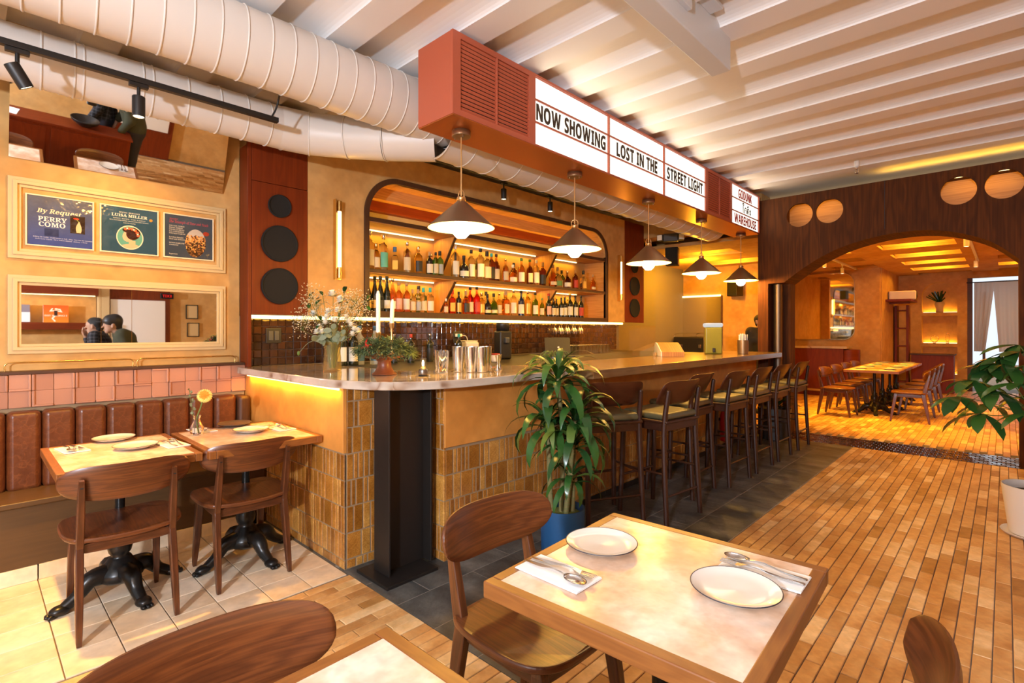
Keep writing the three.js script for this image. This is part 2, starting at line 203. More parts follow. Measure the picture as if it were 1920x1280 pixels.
{
  const r = rng(5), pave = [], offs = (g) => { const uv = g.attributes.uv; const a = r(), b = r(); for (let i = 0; i < uv.count; i++) uv.setXY(i, uv.getX(i) + a, uv.getY(i) + b); return g; };
  const variants = (w, d, h, n, c) => Array.from({ length: n }, () => offs(slabGeo(w, d, h, c)));
  const PW = 0.0645, PL = 0.272, pv = variants(PW - 0.004, PL - 0.004, 0.012, 6, 0.0025), half = variants(PW - 0.004, PL / 2 - 0.004, 0.012, 3, 0.0025);
  const pick = () => { const k = r(); return M.pavers[k < 0.5 ? 0 : k < 0.72 ? 1 : k < 0.92 ? 2 : 3]; };
  const run = (x0, x1, d0, d1, lift) => { for (let i = 0, x = x0 + PW / 2; x < x1 - PW / 3; i++, x += PW) { let d = d0; if (i % 2) { pave.push({ g: half[i % 3], m: pick(), p: [x, lift - 0.012, d + PL / 4] }); d += PL / 2; } for (; d < d1 - PL * 0.4; d += PL) { const short = d + PL > d1 + 0.02; pave.push({ g: short ? half[i % 3] : pv[Math.floor(r() * 6)], m: pick(), p: [x, lift - 0.012 + (r() - 0.5) * 0.0012, d + (short ? PL / 4 : PL / 2)] }); } } };
  run(-2.728, -1.33, -1.208, 1.512, 0); run(-1.33, 2.0, -2.296, 7.36, 0);
  layPieces(floor, 'paver', pave, 300);
  const rear = []; for (let i = 0, x = -3.6; x < 1.2; i++, x += PW) for (let d = 7.98 - (i % 2) * PL / 2; d < 16; d += PL) { if (d < 7.95) continue; rear.push({ g: pv[i % 6], m: pick(), p: [x, -0.012, d + PL / 2] }); }
  { const by = new Map(); rear.forEach((t) => { if (!by.has(t.m)) by.set(t.m, []); by.get(t.m).push(t.g.clone().translate(t.p[0], t.p[1], -t.p[2])); }); for (const [m, gs] of by) stuffPart(floor, 'rear_paver_field', mergeGeometries(gs), m); }
  const pl = variants(0.2005, 0.2005, 0.012, 4, 0.0015), pale = [];
  for (let i = 0; i < 7; i++) for (let k = 0; k < 14; k++) { const X = -2.743 - 0.1025 - i * 0.205, D = 1.503 - 0.103 - k * 0.2055; pale.push({ g: pl[(i * 3 + k) % 4], m: M.pale[Math.floor(r() * 3)], p: [X, -0.012, D], ry: Math.floor(r() * 4) * Math.PI / 2 }); }
  layPieces(floor, 'pale_tile', pale, 120);
  const sl = variants(0.301, 0.617, 0.012, 4, 0.001), slates = [];
  for (let i = 0; i < 5; i++) for (let k = -1; k < 10; k++) { const X = -1.488 - i * 0.304, D = 1.718 + (i % 2 ? 0.31 : 0) + k * 0.62; if (D < 1.5 - 0.32) continue; const lo = Math.max(1.512, D - 0.3085), hi = Math.min(7.36, D + 0.3085), whole = hi - lo > 0.61; if (hi - lo < 0.02) continue; slates.push({ g: whole ? sl[(i + k + 5) % 4] : offs(slabGeo(0.301, hi - lo, 0.012, 0.001)), m: M.slate, p: [X, -0.0125, (lo + hi) / 2] }); }
  layPieces(floor, 'slate_slab', slates, 120);
  const th = variants(0.066, 0.06, 0.012, 3, 0.004), band = []; for (let i = 0; i < 50; i++) for (let k = 0; k < 9; k++) band.push({ g: th[(i + k) % 3], m: M.zellige[Math.floor(r() * 3)], p: [-2.9 + i * 0.07 + (k % 2) * 0.035, -0.012 + r() * 0.002, 7.395 + k * 0.0645] });
  const by = new Map(); band.forEach((t) => { if (!by.has(t.m)) by.set(t.m, []); by.get(t.m).push(moved(t.g, t.p[0], t.p[1], -t.p[2], 0, (r() - 0.5) * 0.05, (r() - 0.5) * 0.05)); });
  for (const [m, gs] of by) stuffPart(floor, 'threshold_tile_field', mergeGeometries(gs), m);
}
// ceiling: painted deck with flat ribs running across the room
const ceiling = structure('ceiling');
struct('ceiling_deck', ext(-5.4, 2.3, 3.31, 3.45, -2.8, 8.1, 0, 'x'), M.deck, ceiling);
{ const rs = [[0, 0.0], [0.2, 0], [0.2, 0.08], [-0.27, 0.08]]; for (let a = 9; a >= 1; a--) rs.push([-0.26 * (1 - Math.cos(a * Math.PI / 18)), 0.062 * Math.sin(a * Math.PI / 18)]); const rib = extDY(shapeOf(rs), -3.8, 3.8, 0, 'x'); for (let k = 0; k < 18; k++) { const o = part(ceiling, 'ceiling_rib', rib, M.deck); o.position.copy(P(-1.55, 3.25, 6.91 - 0.535 * k)); } }
{ // steel beam end with bolted plate
  const b = structure('trim_1'); b.name = 'ceiling_beam';
  struct('beam', ext(-1.385, -1.262, 3.05, 3.31, -2.6, 3.34, 0.008), M.beam, b);
  struct('plate', merge([ext(-1.262, -1.235, 3.15, 3.312, -2.6, 2.72, 0.003), ext(-1.262, -1.13, 3.285, 3.312, -2.6, 2.9, 0.003), ext(-1.262, -1.185, 3.265, 3.29, 2.5, 3.02, 0.003)]), M.beam, b);
  const nut = merge([new THREE.CylinderGeometry(0.022, 0.022, 0.02, 6), new THREE.CylinderGeometry(0.011, 0.011, 0.045, 10).translate(0, -0.012, 0)]);
  for (const D of [1.6, 2.1, 2.6]) { const o = part(b, 'bolt', nut, M.beam); o.position.copy(P(-1.165, 3.27, D)); const q = part(b, 'bolt', nut, M.beam); q.position.copy(P(-1.228, 3.21, D)); q.rotation.z = Math.PI / 2; }
}
// left wall behind the banquette, front wall with the shop window, right wall
struct('wall_left', ext(-4.6, -4.45, 0, 3.31, -2.6, 1.5, 0, 'z'), M.plaster);
struct('wall_plenum', ext(-5.35, -5.2, 0, 3.31, 1.5, 11.2, 0, 'z'), M.deckDark);
struct('wall_plenum_end', ext(-5.3, -4.6, 0, 3.31, 1.42, 1.5, 0, 'x'), M.deckDark);
{ const w = structure('wall_front'); struct('wall_panel', extXY((() => { const s = shapeOf([[-4.6, 0], [2.2, 0], [2.2, 3.31], [-4.6, 3.31]]); s.holes.push(shapeOf([[-3.9, 0.55], [1.5, 0.55], [1.5, 2.85], [-3.9, 2.85]])); return s; })(), -2.75, -2.6), M.plaster, w); }
{ const w = structure('window_1'); struct('window_frame', merge([-3.9, -2.1, -0.3, 1.5].map((x) => ext(x - 0.03, x + 0.03, 0.55, 2.85, -2.71, -2.64, 0.004)).concat([0.58, 2.82].map((y) => ext(-3.9, 1.5, y - 0.03, y + 0.03, -2.7, -2.65, 0.004)))), M.black, w); for (const x of [-3.0, -1.2, 0.6]) struct('window_glass', ext(x - 0.87, x + 0.87, 0.6, 2.8, -2.677, -2.673, 0), M.glass, w); }
struct('wall_right', ext(2.05, 2.2, 0, 3.31, -2.6, 7.5, 0, 'z'), M.plaster);
// bar back wall: plaster with a rounded opening for the shelves, tiled splash below
const NX = -4.27;
function roundRect(a, b, c, d, r) { const s = new THREE.Shape(); s.moveTo(a + r[0], c); s.lineTo(b - r[1], c); s.absarc(b - r[1], c + r[1], r[1], -Math.PI / 2, 0); s.lineTo(b, d - r[2]); s.absarc(b - r[2], d - r[2], r[2], 0, Math.PI / 2); s.lineTo(a + r[3], d); s.absarc(a + r[3], d - r[3], r[3], Math.PI / 2, Math.PI); s.lineTo(a, c + r[0]); s.absarc(a + r[0], c + r[0], r[0], Math.PI, Math.PI * 1.5); return s; }
const wallBar = structure('wall_bar');
{
  const s = shapeOf([[1.98, 1.53], [7.01, 1.53], [7.01, 3.11], [1.98, 3.11]]); s.holes.push(roundRect(2.55, 6.48, 1.583, 2.82, [0.004, 0.004, 0.34, 0.34]));
  struct('plaster_panel', extDY(s, NX - 0.03, NX, 0, 'x', 16), M.plaster, wallBar);
  struct('backing', ext(-4.75, -4.43, 0.2, 1.52, 1.5, 7.1, 0, 'z'), M.groutDark, wallBar);
  struct('head', ext(-4.7, NX - 0.03, 2.86, 3.11, 1.5, 7.01, 0, 'z'), M.plaster, wallBar);
  const t = [], r = rng(8), base = [0, 1, 2].map(() => slabGeo(0.0615, 0.0615, 0.01, 0.003)), fl = new THREE.Quaternion();
  for (let i = 0; i < 85; i++) for (let k = 0; k < 6; k++) { fl.setFromEuler(new THREE.Euler((r() - 0.5) * 0.07, (r() - 0.5) * 0.07, -Math.PI / 2 + (r() - 0.5) * 0.05)); t.push({ g: base[i % 3], m: M.zellige[Math.floor(r() * 3)], p: [-4.43 + r() * 0.0015, 1.147 + k * 0.0645, 1.565 + i * 0.0645], q: fl.clone() }); }
  layPieces(wallBar, 'glazed_wall_tile', t, 300);
  struct('ledge', ext(-4.44, NX, 1.53, 1.583, 2.5, 6.53, 0.003, 'z'), M.shelf, wallBar);
}
{ // arch wall: three layers of veneered panel so that the round holes open into lit hollows
  const w = structure('wall_arch'), curve = [[-2.122, 2.04], [-1.9, 2.205], [-1.66, 2.35], [-1.4, 2.455], [-1.1, 2.522], [-0.85, 2.543], [-0.6, 2.53], [-0.35, 2.462], [-0.1, 2.335], [0.102, 2.14]];
  const sp = new THREE.SplineCurve(curve.map((p) => new THREE.Vector2(...p))).getPoints(28).map((p) => [p.x, p.y]);
  const front = shapeOf([[-2.45, 0], [-2.32, 0], [-2.32, 2.035], ...sp, [0.108, 0], [0.7, 0], [0.7, 3.17], [-2.45, 3.17]]), mid = front.clone();
  for (const [x, y, rr] of [[-1.937, 2.905, 0.152], [-1.6, 2.905, 0.15], [-0.371, 2.93, 0.152], [-0.008, 2.932, 0.152]]) { const h = new THREE.Path(); h.absarc(x, y, rr, 0, Math.PI * 2); front.holes.push(h); }
  for (const [a, b] of [[-2.13, -1.41], [-0.57, 0.2]]) mid.holes.push(shapeOf([[a, 2.72], [b, 2.72], [b, 3.1], [a, 3.1]]));
  const back = shapeOf([[-2.45, 0], [-2.125, 0], ...sp, [0.108, 0], [0.7, 0], [0.7, 3.17], [-2.45, 3.17]]);
  struct('front_veneer', extXY(front, 7.45, 7.48, 0, 'y', 32), M.archwood, w); struct('middle_veneer', extXY(mid, 7.48, 7.74, 0, 'y'), M.archwood, w); struct('rear_veneer', extXY(back, 7.74, 7.95, 0, 'y'), M.archwood, w);
  for (const [a, b] of [[-2.13, -1.41], [-0.57, 0.2]]) { struct('hollow_back', ext(a, b, 2.72, 3.1, 7.725, 7.739, 0, 'x'), M.oak, w); struct('led_strip', ext(a + 0.05, b - 0.05, 3.085, 3.095, 7.5, 7.515, 0), M.ledStrip, w); areaLight('hollow_light', P((a + b) / 2, 3.083, 7.52), P((a + b) / 2, 2.9, 7.70), b - a - 0.1, 0.03, LED, 24); }
  struct('seam', merge([-1.62 + 0.59, -0.42 - 0.6, 0.18].slice(0, 1).map((x) => ext(x - 0.002, x + 0.002, 2.6, 3.17, 7.447, 7.451, 0))), M.black, w);
  struct('cove_led', ext(-1.1, 0.68, 3.172, 3.182, 7.56, 7.58, 0), M.ledStrip, w); areaLight('cove_light', P(-0.2, 3.19, 7.57), P(-0.2, 3.31, 7.50), 1.75, 0.03, LED, 22);
}
// rear room beyond the arch
struct('wall_rear_left', ext(-3.75, -1.95, 0, 3.0, 13.5, 13.6, 0, 'x'), M.plaster);
struct('wall_rear_pier', ext(-2.1, -1.93, 0, 3.0, 13.6, 16.1, 0, 'z'), M.plaster);
struct('wall_rear_kitchen', ext(-5.3, -3.4, 0, 3.0, 11.0, 11.12, 0, 'x'), M.plaster);
struct('wall_rear_link', ext(-3.75, -3.6, 0, 3.0, 11.13, 13.6, 0, 'z'), M.plaster);
struct('wall_rear_right', ext(1.3, 1.45, 0, 3.0, 7.9, 16.2, 0, 'z'), M.plaster);
{ const w = structure('wall_rear_niche'), s = shapeOf([[-1.93, 0], [-0.64, 0], [-0.64, 3], [-1.93, 3]]), top = new THREE.Path(); top.moveTo(-1.475, 1.84); top.lineTo(-0.815, 1.84); top.lineTo(-0.815, 2.24); top.absarc(-1.145, 2.24, 0.33, 0, Math.PI); top.lineTo(-1.475, 1.84);
  s.holes.push(top, shapeOf([[-1.475, 1.1], [-0.815, 1.1], [-0.815, 1.76], [-1.475, 1.76]]), shapeOf([[-1.475, 0.36], [-0.815, 0.36], [-0.815, 1.02], [-1.475, 1.02]]));
  struct('niche_wall', extXY(s, 16.0, 16.24, 0, 'x', 20), M.plaster, w); struct('niche_back', ext(-1.93, -0.64, 0, 3, 16.24, 16.34, 0), M.plaster, w);
  for (const y of [1.84, 1.1, 0.36]) { struct('led_strip', ext(-1.46, -0.83, y + 0.002, y + 0.014, 16.2, 16.215, 0), M.ledStrip, w); areaLight('niche_light', P(-1.145, y + 0.02, 16.2), P(-1.145, y + 0.3, 16.23), 0.62, 0.03, LED, 34); }
  struct('door_head', ext(-0.64, 1.4, 2.62, 3, 16.0, 16.15, 0), M.plaster, w);
}
{ const d = structure('door_1'); struct('door_frame', merge([ext(-0.64, -0.55, 0, 2.62, 16.0, 16.14, 0.005), ext(-0.38, -0.33, 0, 2.3, 16.05, 16.1, 0.005), ext(0.9, 1.0, 0, 2.62, 16.0, 16.14, 0.005)]), M.shelf, d); struct('door_glass', ext(-0.33, 0.9, 0.08, 2.55, 16.07, 16.075, 0), M.glass, d); struct('rail', ext(-0.33, 0.9, 0.55, 0.6, 16.05, 16.1, 0.004), M.shelf, d); }
struct('pavement', ext(-6, 8, -0.12, -0.02, 17.2, 30, 0), M.concrete);
{ // coffered ceiling of the rear room: boards with lit recesses
  const c = structure('ceiling_rear'); struct('ceiling_deck', ext(-5.3, 1.45, 3.0, 3.1, 7.95, 16.4, 0), M.plaster, c);
  const spans = [[-4.6, -3.3], [-2.75, -1.95], [-1.5, -0.55], [-0.1, 0.85]];
  let d = 7.95; for (let k = 0; k < 12; k++) { const gap = k % 2 === 1; const d1 = d + (gap ? 0.62 : 0.74); if (!gap) struct('ceiling_board', ext(-5.3, 1.45, 2.76, 2.82, d + 0.006, d1 - 0.006, 0.004), M.plaster, c); else { const xs = [-5.3, ...spans.flat(), 1.45]; for (let i = 0; i < xs.length; i += 2) struct('ceiling_board', ext(xs[i], xs[i + 1], 2.76, 2.82, d + 0.002, d1 - 0.002, 0.004), M.plaster, c); for (const [a, b] of spans) struct('recess_side', merge([ext(a - 0.02, a, 2.8, 3.0, d, d1, 0), ext(b, b + 0.02, 2.8, 3.0, d, d1, 0), ext(a, b, 2.8, 3.0, d - 0.02, d, 0), ext(a, b, 2.8, 3.0, d1, d1 + 0.02, 0)]), M.plaster, c); } d = d1; }
}
struct('wall_bulkhead', ext(-5.3, -2.45, 2.9, 3.31, 7.6, 7.95, 0), M.plaster);
// ------------------------------------------------------------------ the bar
{ // base: core, plaster panels, glazed tiles
  const b = thing('bar_counter', 'long bar front of tan plaster panels over rows of upright amber glazed tiles', 'bar');
  const core = shapeOf([[-4.4, 1.5185], [-2.7995, 1.5185], [-2.7995, 1.9885], [-2.4645, 1.9885], [-2.4645, 7.4], [-3.0, 7.4], [-3.0, 2.25], [-4.4, 2.25]]);
  part(b, 'core', extXD(core, 0.0, 1.064), M.grout);
  const pe = part(b, 'plaster_panel', ext(-4.4, -2.797, 0.683, 1.064, 1.508, 1.531, 0.002, 'x'), M.plasterOchre), pf = part(b, 'plaster_panel', ext(-2.475, -2.452, 0.69, 1.064, 1.99, 7.4, 0.002, 'z'), M.plasterOchre);
  const r = rng(31), W = [0.03, 0.036, 0.046, 0.05, 0.062, 0.098], G = new Map(), tileGeo = (w, h) => { const k = w + '_' + h; if (!G.has(k)) { const g = slabGeo(w, h, 0.014, 0.004), uv = g.attributes.uv, a = r(), c = r(); for (let i = 0; i < uv.count; i++) uv.setXY(i, uv.getX(i) + a, uv.getY(i) + c); G.set(k, g); } return G.get(k); };
  const list = [], QE = new THREE.Quaternion().setFromEuler(new THREE.Euler(Math.PI / 2, 0, 0)), QF = new THREE.Quaternion().setFromAxisAngle(new THREE.Vector3(0, 1, 0), Math.PI / 2).multiply(QE);
  const rows = [[0, 0.05], [0.055, 0.15], [0.21, 0.15], [0.365, 0.15], [0.52, 0.15], [0.675, 0.15], [0.83, 0.15], [0.985, 0.075]];
  const fill = (len, n, place, q) => { for (let k = 0; k < n; k++) { let s = 0; while (s < len - 0.012) { let w = W[Math.floor(r() * 6)]; if (s + w > len || len - s - w < 0.03) w = len - s; w = Math.round(w * 1000) / 1000; list.push({ g: tileGeo(Math.max(0.01, w - 0.005), rows[k][1]), m: M.glazes[Math.floor(r() * 4)], p: place(s + w / 2, rows[k][0] + rows[k][1] / 2 + 0.002, (r() - 0.5) * 0.002), q }); s += w; } } };
  fill(1.59, 5, (s, y, e) => [-2.797 - s, y, 1.529 + e], QE); fill(0.452, 8, (s, y, e) => [-2.811 + e, y, 1.53 + s], QF); fill(0.32, 8, (s, y, e) => [-2.46 - s, y, 1.999 + e], QE); fill(5.4, 5, (s, y, e) => [-2.476 + e, y, 1.998 + s], QF);
  list.forEach((t) => { t.p = [...t.p]; });
  layPieces(b, 'tile', list, 300);
  part(b, 'skirting', ext(-2.46, -2.445, 0, 0.045, 3.4, 7.4, 0.002, 'z'), M.black);
  part(b, 'led_strip', ext(-4.25, -2.82, 1.052, 1.062, 1.488, 1.498, 0), M.ledStrip); areaLight('counter_light', P(-3.53, 1.05, 1.485), P(-3.53, 0.7, 1.515), 1.4, 0.03, LED, 62);
}
{ const s = new THREE.Shape(); s.moveTo(-4.42, 1.445); s.lineTo(-2.98, 1.452); s.bezierCurveTo(-2.6, 1.47, -2.31, 1.62, -2.3, 2.12); s.lineTo(-2.3, 3.09); s.lineTo(-2.98, 3.09); s.lineTo(-2.98, 2.35); s.quadraticCurveTo(-3.0, 2.14, -3.25, 2.13); s.lineTo(-4.42, 2.1); s.closePath();
  solo('stone_countertop', extXD(s, 1.066, 1.115, 0.006, 'z', 24), M.marble, 'pale veined marble countertop curving round the corner of the bar', 'countertop');
  solo('wood_countertop', ext(-2.9, -2.14, 1.05, 1.116, 3.095, 7.43, 0.006, 'z'), M.counterWood, 'light oak countertop along the bar above the stools', 'countertop');
  const c = thing('service_counter', 'dark counter under the bottle shelves behind the bar', 'counter'); part(c, 'worktop', ext(-4.415, -3.0, 1.075, 1.1, 2.4, 7.0, 0.006), M.black); part(c, 'cabinet', ext(-4.4, -3.35, 0.05, 1.075, 2.4, 7.0, 0.004), M.blackMatte); part(c, 'mat', ext(-4.05, -3.02, 1.1, 1.112, 2.16, 3.1, 0.004), M.black);
}
{ // I-section steel column at the corner
  const c = thing('steel_column', 'dark steel I-section column on a base plate at the bar corner', 'column', -2.575, 0, 1.775, 0);
  const w = 0.155, d = 0.29, tf = 0.012, h = 1.05;
  part(c, 'flange', rbox(w, h, tf, 0.002, 'y').translate(0, 0.018 + h / 2, d / 2), M.steel); part(c, 'flange', rbox(w, h, tf, 0.002, 'y').translate(0, 0.018 + h / 2, -d / 2), M.steel); part(c, 'web', rbox(0.009, h, d - tf, 0.001, 'y').translate(0, 0.018 + h / 2, 0), M.steel);
  part(c, 'base_plate', rbox(0.32, 0.018, 0.345, 0.002).translate(0.01, 0.009, 0.05), M.steel);
  c.children.slice(0, 3).forEach((m) => { m.rotation.y = 0; });
}
{ // shelving in the niche
  const s = thing('bottle_shelves', 'built-in dark wood bar shelves with lit tiers and a rounded frame', 'shelving');
  const f = roundRect(2.505, 6.525, 1.53, 2.865, [0.004, 0.004, 0.38, 0.38]); f.holes.push(roundRect(2.555, 6.475, 1.585, 2.815, [0.002, 0.002, 0.335, 0.335]));
  part(s, 'frame', extDY(f, NX + 0.001, NX + 0.022, 0.003, 'x', 20), M.shelf);
  const liner = roundRect(2.535, 6.495, 1.565, 2.835, [0.004, 0.004, 0.35, 0.35]); liner.holes.push(roundRect(2.55, 6.48, 1.583, 2.82, [0.002, 0.002, 0.34, 0.34])); part(s, 'liner', extDY(liner, -4.66, NX, 0, 'x', 20), M.oak);
  part(s, 'back_panel', ext(-4.67, -4.645, 1.56, 2.47, 2.54, 6.49, 0, 'z'), M.shelfBack); part(s, 'back_panel', ext(-4.67, -4.645, 2.47, 2.84, 2.54, 6.49, 0, 'z'), M.concrete); part(s, 'rail', ext(-4.65, -4.56, 2.6, 2.7, 2.56, 6.47, 0.004, 'z'), M.mahogany); part(s, 'cornice', ext(-4.65, -4.48, 2.7, 2.83, 2.7, 6.3, 0.004, 'z'), M.oak);
  for (const [y0, y1] of [[1.945, 1.98], [2.42, 2.46]]) part(s, 'shelf', ext(-4.645, NX + 0.008, y0, y1, 2.55, 6.48, 0.003, 'z'), M.shelf), part(s, 'soffit', ext(-4.64, NX + 0.002, y0 - 0.006, y0, 2.56, 6.47, 0, 'z'), M.oak);
  const brk = shapeOf([[-4.645, 0], [-4.55, 0], [-4.285, 0.355], [-4.645, 0.355]]), hole = new THREE.Path(); hole.absarc(-4.5, 0.24, 0.022, 0, 7); brk.holes.push(hole);
  for (const D of [3.6, 5.33]) for (const y of [1.584, 2.06]) { const h = y < 2 ? 0.355 : 0.354, p = part(s, 'bracket', extXY(brk, D, D + 0.03, 0, 'y'), M.oak); p.position.y = y < 2 ? 1.584 : 1.981 + 0.08 - 0.08; p.scale.y = y < 2 ? 1 : 0.43 / 0.355; part(s, 'bracket_edge', bar([-4.55, p.position.y + 0.01, -(D + 0.015)], [-4.283, p.position.y + 0.355 * p.scale.y - 0.012, -(D + 0.015)], 0.012, 0.034), M.shelf); }
  for (const y of [1.937, 2.412]) for (const [a, b] of [[2.58, 3.56], [3.68, 5.28], [5.4, 6.2]]) { part(s, 'led_strip', ext(-4.6, -4.585, y - 0.012, y - 0.001, a, b, 0), M.ledStrip); areaLight('shelf_light', P(-4.592, y - 0.016, (a + b) / 2), P(-4.5, y - 0.3, (a + b) / 2), b - a, 0.03, LED, 60); }
  areaLight('cornice_light', P(-4.44, 2.49, 4.5), P(-4.56, 2.8, 4.5), 3.6, 0.04, LED, 26); part(s, 'led_strip', ext(-4.45, -4.43, 2.461, 2.472, 2.7, 6.3, 0), M.ledStrip);
  part(s, 'led_strip', ext(-4.335, -4.285, 1.497, 1.525, 1.535, 6.99, 0.004), M.ledStrip); areaLight('splash_light', P(-4.31, 1.493, 4.2), P(-4.36, 1.1, 4.2), 5.3, 0.04, LED, 22);
}
{ // mahogany panels with round loudspeaker grilles, on both ends of the back bar
  const a = thing('speaker_panel', 'red mahogany wall panel holding three round black speaker grilles beside the banquette', 'wall panel');
  part(a, 'side_panel', ext(-4.44, NX - 0.001, 1.116, 3.2, 1.5, 1.528, 0.003, 'y'), M.mahogany); part(a, 'front_panel', ext(NX - 0.03, NX, 1.53, 2.58, 1.53, 1.978, 0.002, 'y'), M.mahogany); part(a, 'front_panel', ext(NX - 0.03, NX, 2.584, 3.2, 1.53, 1.978, 0.002, 'y'), M.mahogany);
  const grille = (r) => lathe([[0, 0.008], [r * 0.9, 0.01], [r * 0.93, 0.02], [r, 0.02], [r, 0]], 40).rotateZ(-Math.PI / 2);
  for (const [y, r] of [[2.41, 0.092], [2.106, 0.146], [1.762, 0.146]]) part(a, 'speaker_grille', grille(r).translate(NX, y, -1.743), M.speaker);
  const b = thing('speaker_panel', 'dark mahogany panel with round speaker grilles at the far end of the back bar', 'wall panel');
  part(b, 'front_panel', ext(NX - 0.03, NX, 1.53, 3.11, 7.013, 7.6, 0.002, 'y'), M.mahogany); for (const [y, r] of [[2.41, 0.092], [2.106, 0.146], [1.762, 0.146]]) part(b, 'speaker_grille', grille(r).translate(NX, y, -7.3), M.speaker);
}
for (const [D, label] of [[2.244, 'brass wall sconce with glowing tube above the flower vase'], [6.84, 'brass wall sconce with glowing tube at the far end of the bar shelves']]) {
  const s = thing('wall_sconce', label, 'wall lamp', NX, 1.85, D, Math.PI / 2, 'tube sconces flanking the bar shelves');
  part(s, 'back_plate', merge([rbox(0.075, 0.7, 0.006, 0.002).translate(0, 0.35, 0.005), rbox(0.006, 0.7, 0.05, 0.002).translate(-0.036, 0.35, 0.03)]), M.gold);
  part(s, 'tube', new THREE.CapsuleGeometry(0.016, 0.52, 6, 14).translate(0, 0.35, 0.045), M.tubeGlow);
  for (const y of [0.06, 0.64]) part(s, 'socket', new THREE.CylinderGeometry(0.021, 0.021, 0.09, 16).translate(0, y, 0.045), M.gold);
  areaLight('sconce_light', P(NX + 0.085, 2.2, D), P(NX + 1, 2.2, D), 0.05, 0.5, LED, 40);
}
